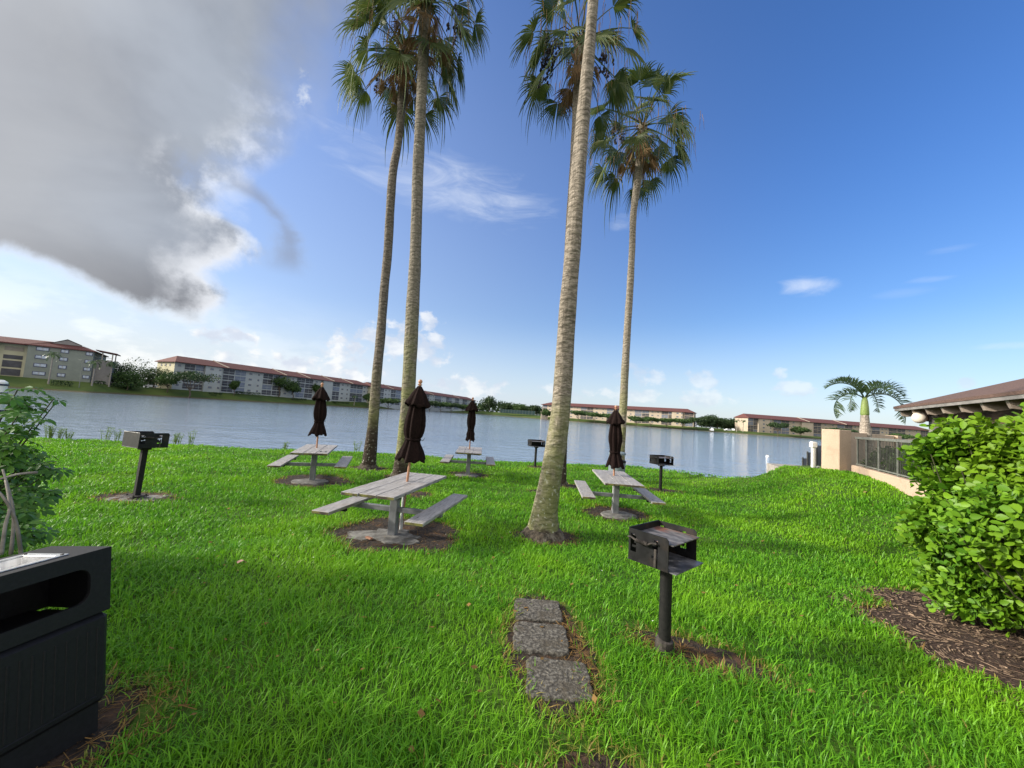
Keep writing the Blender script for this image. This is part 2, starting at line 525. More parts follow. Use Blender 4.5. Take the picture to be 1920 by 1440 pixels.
# ------------------------------------------------------------------ ground sheet and water
def build_ground():
    ts = np.concatenate([np.linspace(-6, -2, 30)[:-1], np.linspace(-2, 2, 260), np.linspace(2, 6, 30)[1:]])
    ys = np.concatenate([np.linspace(-40, 0, 12)[:-1], np.linspace(0, 24, 150), np.geomspace(24.5, 90, 24), np.geomspace(91, 520, 330), np.geomspace(530, 4000, 20)])
    T, Y = np.meshgrid(ts, ys)
    X = T * (10 + np.maximum(Y, 0))
    Z = ground_z(X, Y)
    Z = np.where(Y < 0, lawn_z(X, 0 * Y), Z)
    n, m = len(ys), len(ts)
    co = np.stack([X, Y, Z], -1).reshape(-1, 3)
    i, j = np.meshgrid(np.arange(n - 1), np.arange(m - 1), indexing='ij')
    a = (i * m + j).ravel()
    quads = np.stack([a, a + 1, a + m + 1, a + m], -1)
    o = np_mesh('ground', co, quads, np.zeros((0, 3), int), MAT['lawn'])
    o.data.polygons.foreach_set('use_smooth', [True] * len(o.data.polygons))
    tag(o, 'green lawn sloping to the lake and the grassy far bank', None, None, 'structure')


build_ground()
w = MB(); w.add([(-2600, 8, WATER_Z), (2600, 8, WATER_Z), (2600, 620, WATER_Z), (-2600, 620, WATER_Z)], [(0, 1, 2, 3)])
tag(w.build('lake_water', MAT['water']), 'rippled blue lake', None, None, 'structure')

# ------------------------------------------------------------------ patches without grass (ellipses: x, y, rx, ry, rot)
PATCH = []


def blob(cx, cy, rx, ry, rot=0.0, seed=0, n=40, rough=.10):
    r = random.Random(seed)
    ph = [r.uniform(0, 6.28) for _ in range(4)]
    out = []
    for i in range(n):
        q = 2 * math.pi * i / n
        s = 1 + rough * (math.sin(2 * q + ph[0]) * .6 + math.sin(3 * q + ph[1]) * .6 + math.sin(7 * q + ph[2]) * .35 + math.sin(13 * q + ph[3]) * .3)
        x, y = rx * s * math.cos(q), ry * s * math.sin(q)
        out.append((cx + x * math.cos(rot) - y * math.sin(rot), cy + x * math.sin(rot) + y * math.cos(rot)))
    return out


def soil(name, label, cx, cy, rx, ry, rot=0.0, seed=0, mat='soil', grow=1.10, sink=.0):
    pts = blob(cx, cy, rx, ry, rot, seed)
    PATCH.append((cx, cy, rx, ry, rot))
    mb = MB()
    rings = 6
    vs = [(cx, cy, float(lawn_z(cx, cy)) + .006)]
    for k in range(1, rings + 1):
        f = k / rings * grow
        for i, (x, y) in enumerate(pts):
            X, Y = cx + (x - cx) * f, cy + (y - cy) * f
            j = 0.012 * math.sin(i * 5.1 + k * 2.3 + seed) if k < rings else -.004
            vs.append((X, Y, float(lawn_z(X, Y)) + .010 + j * .7))
    n = len(pts)
    fs = [(0, 1 + i, 1 + (i + 1) % n) for i in range(n)]
    for k in range(rings - 1):
        b = 1 + k * n
        fs += [(b + i, b + n + i, b + n + (i + 1) % n, b + (i + 1) % n) for i in range(n)]
    mb.add(vs, fs)
    return tag(mb.build(name, MAT[mat], smooth='all'), label, None, None, 'structure')


def pad(name, label, cat, cx, cy, rx, ry, rot, h, seed, mat='concrete', rough=.12, group=None):
    z = float(lawn_z(cx, cy))
    mb = MB()
    mb.prism([(x - cx, y - cy) for x, y in blob(0 + cx, 0 + cy, rx, ry, rot, seed, 36, rough)], -.10, h - .012)
    mb.prism([((x - cx) * .97, (y - cy) * .97) for x, y in blob(cx, cy, rx, ry, rot, seed, 36, rough)], h - .012, h)
    return tag(mb.build(name, MAT[mat], loc=(cx, cy, z)), label, cat, group)


TABLES = [  # cx, cy, rotation, label, umbrella label, patch radius
    (-1.66, 6.30, -11, 'nearest picnic table, weathered plank top, in front of the two left palms', 1.02),
    (-4.87, 9.95, 18, 'picnic table farthest left, grey planks with a dark slot near its end', .88),
    (-1.21, 12.50, 4, 'smallest looking picnic table, at the water edge behind the nearest table', .66),
    (2.46, 8.75, -5, 'picnic table right of the thick palm, turned to show its long left bench', .74)]
for i, (x, y, r, l, pr) in enumerate(TABLES):
    soil('bare_soil', 'dark bare soil ring under a picnic table', x + .05 * math.sin(i), y - .08, pr * .93, pr * .84, 0, 40 + i)
soil('bare_soil', 'dark soil and roots round the thick palm base', .76, 6.66, .50, .44, 0, 51)
soil('bare_soil', 'brown soil round the back left palm', -4.3, 12.25, .55, .42, 0, 52)
soil('bare_soil', 'brown soil round the second palm', -3.05, 11.2, .40, .34, 0, 53)
soil('bare_soil', 'brown soil round the palm hidden behind the thick palm', 1.85, 11.5, .42, .36, 0, 54)
q = hit_lawn(1285, 1225); soil('bare_soil', 'bare earth trench round the nearest grill post', q.x + .10, q.y - .02, .45, .20, rad(-30), 55)
q = hit_lawn(1020, 1200); soil('bare_soil', 'earth edge round the three pavers', .43, 3.25, .315, .745, rad(4), 56)
q = hit_lawn(250, 935); LG = q
soil('bare_soil', 'brown earth round the left grill slab', q.x, q.y + .06, .60, .40, 0, 57)
soil('bare_soil', 'brown earth round the far middle grill', 1.2, 15.3, .35, .3, 0, 58)
soil('bare_soil', 'brown earth round the far right grill', 4.85, 11.95, .55, .36, 0, 59)
q = hit_lawn(788, 928); soil('bare_soil', 'small brown spot behind the nearest table', q.x, q.y, .24, .30, 0, 60)
q = hit_lawn(1000, 921); soil('bare_soil', 'small dark hole left of the thick palm', q.x, q.y, .13, .14, 0, 61)
q = hit_lawn(1110, 1435); soil('bare_soil', 'brown scalped patch at the bottom of the lawn', q.x, q.y - .06, .20, .12, 0, 62)
soil('bare_soil', 'dark bare soil along the trash can', -2.30, 1.72, .46, .74, rad(-12), 63)
soil('mulch_bed', 'bark mulch bed under the hedge', 5.38, 3.30, 1.55, 1.88, rad(10), 64, 'mulch', 1.06)

# ------------------------------------------------------------------ grass
HEDGE = (4.45, 6.4, .4, 4.95)
FENCE_A, FENCE_B = Vector((11.62, 12.9)), Vector((8.4, 6.9))


def build_grass():
    bands = [(1.3, 2.2, 6200, 3), (2.2, 3.2, 5000, 3), (3.2, 4.5, 3700, 3), (4.5, 6.5, 2500, 3), (6.5, 9.5, 1500, 2), (9.5, 13, 950, 2), (13, 19.5, 540, 2)]
    P = []
    for y0, y1, dens, sg in bands:
        wmax = 1.42 * y1 + 1.2
        n = int(dens * (y1 - y0) * 2 * wmax)
        x = rng.uniform(-wmax, wmax, n); y = rng.uniform(y0, y1, n)
        keep = np.abs(x) < 1.42 * y + 1.2
        x, y = x[keep], y[keep]
        # clump: thin out by a patchy field
        f = np.sin(x * 7.3 + 1.7 * np.sin(y * 5.1)) * np.sin(y * 6.7 + 1.3 * np.sin(x * 4.3))
        keep = rng.random(len(x)) < .70 + .30 * f
        x, y = x[keep], y[keep]
        P.append((x, y, np.full(len(x), sg)))
    x = np.concatenate([p[0] for p in P]); y = np.concatenate([p[1] for p in P]); sg = np.concatenate([p[2] for p in P])
    keep = y < edge_y(x) + .10
    dry = np.zeros(len(x))
    short = np.ones(len(x))
    for cx, cy, rx, ry, rot in PATCH:
        c, s = math.cos(rot), math.sin(rot)
        u = ((x - cx) * c + (y - cy) * s) / rx; v = (-(x - cx) * s + (y - cy) * c) / ry
        r = np.sqrt(u * u + v * v) + .08 * np.sin(np.arctan2(v, u) * 5 + cx * 3) + .05 * np.sin(np.arctan2(v, u) * 11 + cy)
        rim = .12 / min(rx, ry)
        keep &= (r > 1.0) | ((r > 1.0 - rim * .8) & (rng.random(len(x)) < .22))
        d = np.clip(1 - (r - 1.0) / rim, 0, 1)
        dry = np.maximum(dry, np.where(rng.random(len(x)) < d * .75, rng.uniform(.3, 1, len(x)), 0))
    dry = np.maximum(dry, np.where(rng.random(len(x)) < .018, rng.uniform(.25, .8, len(x)), 0))
    keep &= ~((x > HEDGE[0] + .35) & (y < HEDGE[3] - .1))
    fd = (FENCE_B - FENCE_A).normalized()
    side = (x - FENCE_A.x) * fd.y - (y - FENCE_A.y) * fd.x
    keep &= side > .10
    keep &= ~((x > 10.2) & (y > 13.0))
    x, y, sg, dry = x[keep], y[keep], sg[keep], dry[keep]
    n = len(x)
    z = lawn_z(x, y)
    dn = y - edge_y(x)
    z = z + (-2.6 - z) * sst(-0.15, 3.2, dn) - .004
    dist = np.sqrt(x * x + y * y)
    hm = .5 + .5 * (np.sin(x * 2.1 + np.sin(y * 1.7) * 1.5) * np.sin(y * 2.6 + np.sin(x * 1.3)))
    h = rng.uniform(.05, .12, n) * (.62 + .62 * hm) * np.where(dry > 0, .8, 1)
    h *= np.where(rng.random(n) < .08, 1.35, 1)
    h *= np.interp(dist, [2, 6, 16], [1.0, .9, .8])
    wd = rng.uniform(.0034, .0074, n) * np.interp(dist, [2, 3, 6, 10, 18], [1.0, 1.1, 1.8, 2.8, 4.2])
    th = rng.uniform(0, 2 * np.pi, n)
    lean = rng.uniform(.10, 1.15, n) ** 1.2 * h * 1.25
    dx, dy = np.cos(th), np.sin(th)
    tw = th + np.pi / 2 + rng.uniform(-.5, .5, n)
    wx, wy = np.cos(tw) * wd / 2, np.sin(tw) * wd / 2

    def row(f, wf):
        cx = x + dx * lean * f ** 1.8; cy = y + dy * lean * f ** 1.8
        cz = z + h * (f - .28 * (lean / h) * f ** 3)
        return np.stack([cx - wx * wf, cy - wy * wf, cz], -1), np.stack([cx + wx * wf, cy + wy * wf, cz], -1)

    cos = []; qs = []; trs = []; at = []; base = 0
    for s in (3, 2):
        mk = sg == s
        fr = [(0, .8), (.4, 1.0), (.75, .72)] if s == 3 else [(0, .9), (.55, .9)]
        rows = [row(f, wf) for f, wf in fr]
        tip = row(1.0, 0)[0]
        k = int(mk.sum())
        allv = np.stack([q for r in rows for q in (r[0][mk], r[1][mk])] + [tip[mk]], 1)
        nv = allv.shape[1]
        b = base + np.arange(k) * nv
        for i in range(len(fr) - 1):
            qs.append(np.stack([b + 2 * i, b + 2 * i + 1, b + 2 * i + 3, b + 2 * i + 2], -1))
        i = len(fr) - 1
        trs.append(np.stack([b + 2 * i, b + 2 * i + 1, b + 2 * i + 2], -1))
        cos.append(allv.reshape(-1, 3)); at.append(np.repeat(dry[mk], nv)); base += k * nv
    o = np_mesh('grass', np.concatenate(cos), np.concatenate(qs), np.concatenate(trs), MAT['grass'], ('dry', np.concatenate(at)))
    tag(o, 'thick green lawn grass covering the ground down to the water', None, None, 'stuff')
    return n


NB = build_grass()


def litter(name, label, mat, spots, n, lmin, lmax, wmin, wmax, flat=.15):
    """loose flat bits lying in a bed: spots = list of (cx, cy, rx, ry, rot)"""
    V = []; Q = []
    b = 0
    for cx, cy, rx, ry, rot, cnt in spots:
        for _ in range(cnt):
            q = random.uniform(0, 6.28); r = math.sqrt(random.random())
            u, v = rx * r * math.cos(q), ry * r * math.sin(q)
            px, py = cx + u * math.cos(rot) - v * math.sin(rot), cy + u * math.sin(rot) + v * math.cos(rot)
            pz = float(lawn_z(px, py)) + random.uniform(.012, .03)
            L = random.uniform(lmin, lmax); W = random.uniform(wmin, wmax)
            d = Vector((math.cos(q * 7), math.sin(q * 7), random.uniform(-flat, flat))).normalized()
            s = Vector((-d.y, d.x, random.uniform(-.5, .5))).normalized()
            c = Vector((px, py, pz))
            V += [c - d * L / 2 - s * W / 2, c + d * L / 2 - s * W / 2, c + d * L / 2 + s * W / 2, c - d * L / 2 + s * W / 2]
            Q.append((b, b + 1, b + 2, b + 3)); b += 4
    o = np_mesh(name, np.array([tuple(v) for v in V]), np.array(Q), np.zeros((0, 3), int), MAT[mat])
    return tag(o, label, None, None, 'stuff')


litter('mulch_chips', 'loose bark chips and leaf bits in the hedge bed', 'chip', [(5.15, 3.3, 1.65, 2.0, rad(10), 9000)], 0, .02, .06, .004, .014)
litter('dead_grass', 'straw coloured dead grass lying on the bare soil patches', 'straw',
       [(1.42, 3.15, .40, .20, rad(-33), 420), (.62, 3.1, .12, .62, rad(4), 420), (-2.0, 1.75, .30, .8, rad(-12), 520), (.86, 6.6, .5, .4, 0, 260),
        (-1.6, 6.25, .95, .85, 0, 420), (2.46, 8.7, .7, .6, 0, 160), (-4.87, 9.9, .8, .7, 0, 160), (-1.2, 12.4, .6, .5, 0, 90), (LG.x, LG.y + .05, .6, .4, 0, 220),
        (.21, 1.98, .26, .14, 0, 260)], 0, .05, .13, .002, .005, .35)


def specks(name, label, mat, n, box, size, zoff, seed):
    r2 = random.Random(seed); V = []; Q = []
    for i in range(n):
        y = r2.uniform(box[2], box[3]); x = r2.uniform(box[0], box[1]) * (y / box[3] if box[3] > 9 else 1)
        if y > float(edge_y(x)) - .2: continue
        z = float(lawn_z(x, y)) + r2.uniform(*zoff); a = r2.uniform(0, 6.28); s = r2.uniform(*size)
        d = Vector((math.cos(a), math.sin(a), r2.uniform(-.3, .3))) * s; e = Vector((-d.y, d.x, r2.uniform(-.2, .5) * s)) * r2.uniform(.3, .8)
        c = Vector((x, y, z)); b = len(V); V += [c - d, c - e, c + d, c + e]; Q.append((b, b + 1, b + 2, b + 3))
    o = np_mesh(name, np.array([tuple(v) for v in V]), np.array(Q), np.zeros((0, 3), int), MAT[mat])
    return tag(o, label, None, None, 'stuff')


specks('lawn_flowers', 'tiny white flowers scattered in the lawn', 'white', 130, (-13, 7, 3.5, 15), (.006, .011), (.05, .085), 3)
specks('lawn_litter', 'small dry leaf bits scattered over the lawn', 'straw', 420, (-12, 12, 2.0, 15), (.012, .032), (.03, .075), 4)


# ------------------------------------------------------------------ fan palms
def catmull(pts, n):
    out = []
    m = len(pts)
    for i in range(m - 1):
        p0, p1, p2, p3 = pts[max(i - 1, 0)], pts[i], pts[i + 1], pts[min(i + 2, m - 1)]
        for k in range(n):
            t = k / n
            out.append(tuple(.5 * (2 * b + (c - a) * t + (2 * a - 5 * b + 4 * c - d) * t * t + (-a + 3 * b - 3 * c + d) * t ** 3) for a, b, c, d in zip(p0, p1, p2, p3)))
    out.append(tuple(pts[-1]))
    return out


def trunk_mesh(pts, r_noise=.03, seed=0, seg=22, sub=8):
    """pts: (x, y, z, r)"""
    rr = random.Random(seed)
    ph = [rr.uniform(0, 6.28) for _ in range(4)]
    c = catmull(pts, sub)
    mb = MB(); vs = []; fs = []
    for i, (x, y, z, r) in enumerate(c):
        for j in range(seg):
            q = 2 * math.pi * j / seg
            k = 1 + r_noise * (math.sin(3 * q + ph[0] + z * .9) + .7 * math.sin(2 * q + ph[1] - z * 1.3) + .5 * math.sin(z * 5.3 + ph[2]) + .35 * math.sin(7 * q + z * 3 + ph[3]))
            vs.append((x + r * k * math.cos(q), y + r * k * math.sin(q), z))
    for i in range(len(c) - 1):
        for j in range(seg):
            fs.append((i * seg + j, i * seg + (j + 1) % seg, (i + 1) * seg + (j + 1) % seg, (i + 1) * seg + j))
    fs.append(tuple((len(c) - 1) * seg + j for j in range(seg)))
    mb.add(vs, fs)
    return mb


def fan_leaf(mb, o, az, el, plen, L, rr, droop=.35, span=108, nseg=30, shred=.5, dead=False):
    """one fan leaf: stem from o, then a pleated fan of split segments with drooping tips"""
    d0 = Vector((math.cos(az) * math.cos(el), math.sin(az) * math.cos(el), math.sin(el)))
    pts = []
    sag = .20 + .22 * rr.random()
    if dead: sag = .05
    for i in range(6):
        t = i / 5
        pts.append(o + d0 * plen * t + Vector((0, 0, -1)) * sag * plen * t * t * max(.15, math.cos(el)))
    mb.tube(pts, [.026, .021, .018, .016, .014, .012], 5)
    e = pts[-1]
    ax = (pts[-1] - pts[-2]).normalized()
    down = Vector((0, 0, -1))
    ax = (ax + down * (.36 if not dead else .1) * max(.2, math.cos(el))).normalized()
    side = ax.cross(Vector((0, 0, 1)))
    if side.length < .15:
        side = Vector((-math.sin(az), math.cos(az), 0))
    side.normalize()
    side = (Matrix.Rotation(rr.uniform(-.5, .5), 3, ax) @ side)
    nor = side.cross(ax).normalized()
    if nor.z < 0: nor = -nor
    dq = math.radians(2 * span / nseg)
    for k in range(nseg):
        q = math.radians(-span) + dq * (k + .5)
        ll = L * (1.0 - .32 * (abs(q) / math.radians(span)) ** 1.5) * rr.uniform(.82, 1.08)
        if rr.random() < .05: continue
        dirv = (ax * math.cos(q) + side * math.sin(q)).normalized()
        perp = (-ax * math.sin(q) + side * math.cos(q)).normalized()
        cup = nor * (.16 * ll * (1 - math.cos(q)))
        rows = []
        dr = droop * rr.uniform(.6, 1.5)
        if rr.random() < .2: dr *= 2.4
        for f, wf in ((.04, 1), (.46, 1), (.68, .60), (.86, .36), (1.0, .05)):
            r = ll * f
            wdt = min(r, ll * .46) * dq * .5 * wf * .98
            tail = max(0, f - .45) / .55
            p = e + dirv * r * (1 - .25 * dr * tail ** 2) + down * ll * dr * tail ** 1.7 + cup * f - nor * .0
            rows.append((p, wdt))
        vs = []
        for i, (p, wdt) in enumerate(rows):
            pl = nor * wdt * .55
            vs += [p - perp * wdt - pl, p + pl, p + perp * wdt - pl]
        fs = []
        for i in range(len(rows) - 1):
            b = 3 * i
            fs += [(b, b + 1, b + 4, b + 3), (b + 1, b + 2, b + 5, b + 4)]
        mb.add(vs, fs)


def fan_palm(label, pix, depth, crown_px, seed, mat, zb, nleaf=26, scale=1.0, extra_top=None, fruit=((0, 1.0),), group='tall fan palms on the lawn', low=-46):
    rr = random.Random(seed)
    pts = []
    for px, py, wpx in pix:
        p = atd(px, py, depth)
        cz = -(CM.transposed() @ (p - CP)).z
        pts.append((p.x, p.y, p.z, wpx / 2 / FPX * cz))
    pts[0] = (pts[0][0], pts[0][1], zb, pts[0][3])
    x0, y0, _, r0 = pts[0]
    pts = [(x0, y0, zb - .25, r0 * 1.18), (x0, y0, zb + .02, r0 * 1.07)] + pts[1:]
    if extra_top:
        u_ = Vector(pts[-1][:3]) - Vector(pts[-3][:3]); u_ /= u_.z; l_ = pts[-1]
        pts += [(l_[0] + u_.x * h_, l_[1] + u_.y * h_, l_[2] + h_, l_[3] * (1 - .02 * h_)) for h_ in (extra_top * .33, extra_top * .66, extra_top)]
    root = thing('fan_palm', label, 'palm tree', (x0, y0, zb), 0, group)
    inv = Vector((x0, y0, zb))
    pl = [(p[0] - x0, p[1] - y0, p[2] - zb, p[3]) for p in pts]
    trunk_mesh(pl, .04, seed).build('trunk', mat, root, smooth='all')
    rm = MB(); rs = 30; pr_ = [(1.45, -.10), (1.38, .0), (1.26, .045), (1.15, .085), (1.05, .125), (.98, .15)]
    rm.lathe([(r0 * a_, z_) for a_, z_ in pr_], rs, None, lambda q, z_, i: 1 + .06 * math.sin(q * 5 + seed) + .035 * math.sin(q * 11 + z_ * 20) + rr.uniform(-.045, .045))
    rm.build('root_mass', MAT['roots'], root, smooth='all')
    top = Vector(pl[-1][:3])
    tilt = (Vector(pl[-1][:3]) - Vector(pl[-3][:3])).normalized()
    green = MB(); deadm = MB()
    ga = 2.399963
    for i in range(nleaf):
        t = (i + .5) / nleaf
        el = rad(82 + (low - 82) * t ** .85) + rr.uniform(-.12, .12)
        az = i * ga + rr.uniform(-.3, .3)
        o = top + tilt * (.25 - .55 * t) + Vector((math.cos(az), math.sin(az), 0)) * .10
        fan_leaf(green, o, az, el, rr.uniform(.95, 1.5) * scale, rr.uniform(.80, 1.06) * scale, rr, droop=.20 + .34 * rr.random(), span=rr.uniform(84, 112), nseg=rr.randint(24, 32))
    for i in range(14):
        az = i * ga + rr.uniform(-.4, .4) + 1
        o = top + tilt * rr.uniform(-.75, -.25) + Vector((math.cos(az), math.sin(az), 0)) * .12
        fan_leaf(deadm, o, az, rad(rr.uniform(-84, -50)), rr.uniform(.35, .9) * scale, rr.uniform(.55, .8) * scale, rr, droop=.12, span=rr.uniform(35, 70), nseg=16, dead=True)
    # old leaf bases
    for i in range(26):
        az = i * ga; zz = -.95 + i * .042
        o = top + tilt * zz + Vector((math.cos(az), math.sin(az), 0)) * .13
        deadm.tube([o, o + Vector((math.cos(az) * .16, math.sin(az) * .16, .24))], [.035, .012], 5)
    # pale shredded threads and old flower stalks hanging from the crown
    for i in range(110):
        az = rr.uniform(0, 6.28); R_ = rr.uniform(.5, 1.9) * scale
        s = top + Vector((math.cos(az) * R_, math.sin(az) * R_, .35 - .35 * R_))
        l = rr.uniform(.4, 1.2)
        e = s + Vector((rr.uniform(-.1, .1), rr.uniform(-.1, .1), -l))
        deadm.tube([s, (s + e) / 2 + Vector((rr.uniform(-.05, .05), rr.uniform(-.05, .05), 0)), e], [.008, .007, .003], 4)
    green.build('crown', MAT['fan'], root)
    deadm.build('dead_leaves', MAT['fan_dead'], root)
    for az, ln in fruit:
        fm = MB()
        o = top + tilt * .1
        end = o + Vector((math.cos(az) * 1.15, math.sin(az) * 1.15, -.35))
        mid = (o + end) / 2 + Vector((0, 0, .35))
        fm.tube([o, mid, end, end + Vector((0, 0, -.25))], [.02, .016, .012, .008], 5)
        for k in range(int(16 * ln)):
            s = end + (mid - end) * rr.random() * .5
            a = rr.uniform(0, 6.28); l = rr.uniform(.35, 1.25) * ln
            e = s + Vector((math.cos(a) * .16, math.sin(a) * .16, -l))
            fm.tube([s, (s + e) / 2 + Vector((math.cos(a) * .05, math.sin(a) * .05, .06)), e], [.006, .005, .004], 4)
            for _ in range(5):
                g = e + Vector((rr.uniform(-.04, .04), rr.uniform(-.04, .04), rr.uniform(0, .28)))
                fm.sphere(g, rr.uniform(.022, .04), 6, 4, (1, 1, 1.5))
        fm.build('fruit_cluster', MAT['fruit'], root)
    return root


ZP = lambda x, y: float(lawn_z(x, y))
fan_palm('back left palm, leaning right, its lower trunk stained dark brown',
         [(690, 880, 27), (694, 845, 24), (700, 790, 19), (707, 700, 17), (713, 640, 17), (720, 545, 16.2), (727, 470, 15.5), (736, 333, 15.5), (747, 267, 14), (753, 195, 15), (758, 92, 18)],
         12.3, None, 21, trunk_mat('palm trunk dark base', -.22, 1.55, 2.6, (.105, .09, .072), (.19, .163, .132)), ZP(-4.35, 12.3), 28, 1.10, fruit=((2.6, .9),))
fan_palm('second palm from the left, with a tall pale trunk behind the nearest umbrella',
         [(750, 892, 27), (757, 830, 25), (765, 740, 25), (771, 640, 24.5), (776, 540, 23), (779, 470, 21.5), (783, 333, 20), (790, 200, 19.5), (794, 100, 20), (798, -15, 23)],
         11.3, None, 22, trunk_mat('palm trunk ringed', -.22, .45, 4.0, (.13, .117, .09), (.22, .193, .157)), ZP(-3.1, 11.3), 30, 1.16, fruit=((.4, .8),))
fan_palm('thick nearest palm whose crown is above the picture, lichen at its flared base',
         [(1019, 1003, 64), (1021, 965, 50), (1029, 915, 44), (1036, 873, 41), (1046, 810, 37.5), (1052, 757, 35), (1060, 640, 32), (1066, 560, 31), (1073, 480, 30), (1084, 333, 28.5), (1095, 200, 24.5), (1104, 100, 21.5), (1112, 0, 20)],
         6.72, None, 23, trunk_mat('palm trunk thick', -.2, .10, 2.3, (.155, .132, .103), (.285, .245, .20)), ZP(.72, 6.72), 26, 1.05,
         extra_top=6.3)
fan_palm('palm hidden behind the thick palm, long black fruit strings hanging from its crown',
         [(1051, 912, 23), (1053, 868, 20), (1058, 700, 19), (1064, 550, 18), (1071, 400, 17), (1077, 300, 17), (1081, 220, 17), (1085, 140, 17), (1088, 75, 19)],
         11.6, None, 24, trunk_mat('palm trunk back', -.22, 1.25, 3.0, (.19, .155, .12), (.29, .245, .195)), ZP(1.75, 11.6), 27, 1.06, fruit=((2.9, 1.15), (3.4, 1.0), (.2, .7)))
fan_palm('rightmost fan palm, slim trunk rising behind the right umbrella',
         [(1161, 890, 18), (1164, 840, 15.5), (1169, 757, 14), (1175, 640, 13.7), (1181, 540, 12.5), (1185, 470, 11.5), (1188, 400, 12.5), (1195, 345, 14), (1201, 285, 15), (1205, 235, 17)],
         14.5, None, 25, trunk_mat('palm trunk right', -.22, .5, 3.5, (.19, .16, .125), (.30, .26, .21)), ZP(4.1, 14.5), 33, 1.17, fruit=((3.3, .9),))


# ------------------------------------------------------------------ picnic tables
def make_table(dark_slot=False):
    root = bpy.data.objects.new('picnic_table', None); COL.objects.link(root)
    W3, L, th = .255, 2.0, .045

    def plank(name, cx, z, wdt, ln, dy=0):
        mb = MB()
        mb.box((cx, dy, z), (wdt, ln, th), ch=.006)
        mb.cur = 1
        for s in (-1, 1):
            mb.box((cx, dy + s * (ln / 2 + .0005), z), (wdt - .014, .003, th - .014))
        return mb.build(name, [MAT['wood'], MAT['wood_end']], root)
    for i, dy in ((-1, -.012), (0, .006), (1, .01)):
        plank('table_plank', i * (W3 + .008), .745, W3, L, dy)
    for s in (-1, 1):
        plank('bench_plank', s * (.685), .445, .27, 1.96, .02 * s)
        for yy in (-.6, .6):
            b = MB(); b.box((s * .66, yy, .405), (.23, .05, .035)); b.build('bench_bracket', MAT['black'], root)
    p = MB(); p.box((0, -.16, .345), (.125, .115, .75), ch=.008)
    p.build('post', MAT['galv'], root)
    for sx in (-1, 1):
        a = MB(); a.box((sx * .42, -.16, .385), (.72, .07, .075), ch=.006); a.build('cross_arm', MAT['galv'], root)
    t = MB()
    for y in (-.72, .72):
        t.box((0, y, .705), (.70, .06, .035))
    t.box((0, -.02, .70), (.10, 1.38, .04))
    t.build('top_bracket', MAT['black'], root)
    s = MB(); s.tube([(0, .12, -.04), (0, .12, .675)], .027, 12)
    s.build('umbrella_sleeve', MAT['galv_light'], root, smooth=True)
    return root


tab0 = make_table()
TAB = []
for i, (x, y, r, l, pr) in enumerate(TABLES):
    t = tab0 if i == 0 else copy_tree(tab0)
    t.location = (x, y, float(lawn_z(x, y)) + .035); t.rotation_euler = (0, 0, rad(r))
    if i == 1: t.scale = (1, 1, 1)
    tag(t, l, 'picnic table', 'picnic tables on the lawn')
    TAB.append(t)
mb = MB(); mb.box((.25, -.72, .7695), (.16, .035, .003)); mb.box((.19, -.62, .7695), (.035, .20, .003)); mb.box((.30, -.60, .7695), (.03, .16, .003))
mb.build('dark_slot', MAT['black'], TAB[1])
for i, (x, y, r, l, pr) in enumerate(TABLES):
    c, s = math.cos(rad(r)), math.sin(rad(r))
    ly = -.22
    px_, py_ = x - s * ly, y + c * ly
    if i == 0:
        pad('concrete_pad', 'broken grey concrete footing under the nearest picnic table', 'concrete pad', px_ - .05, py_ - .02, .47, .36, 0, .034, 71, rough=.30, group='concrete footings under the tables')
        chip = MB(); chip.box((0, 0, .012), (.13, .05, .024), ch=.004)
        tag(chip.build('clay_chip', MAT['brick'], loc=(px_ - .25, py_ - .22, float(lawn_z(px_, py_)) + .034)), 'reddish clay chip lying on the nearest table footing', 'brick chip').rotation_euler = (0, 0, rad(-35))
    else:
        pad('concrete_pad', ['', 'grey concrete footing under the farthest left picnic table', 'grey concrete footing under the picnic table at the water edge', 'round grey concrete footing under the right picnic table'][i],
            'concrete pad', px_ + (.06 if i == 3 else 0), py_ - .05, [0, .42, .36, .40][i], [0, .34, .30, .34][i], 0, .04, 71 + i, rough=.05, group='concrete footings under the tables')


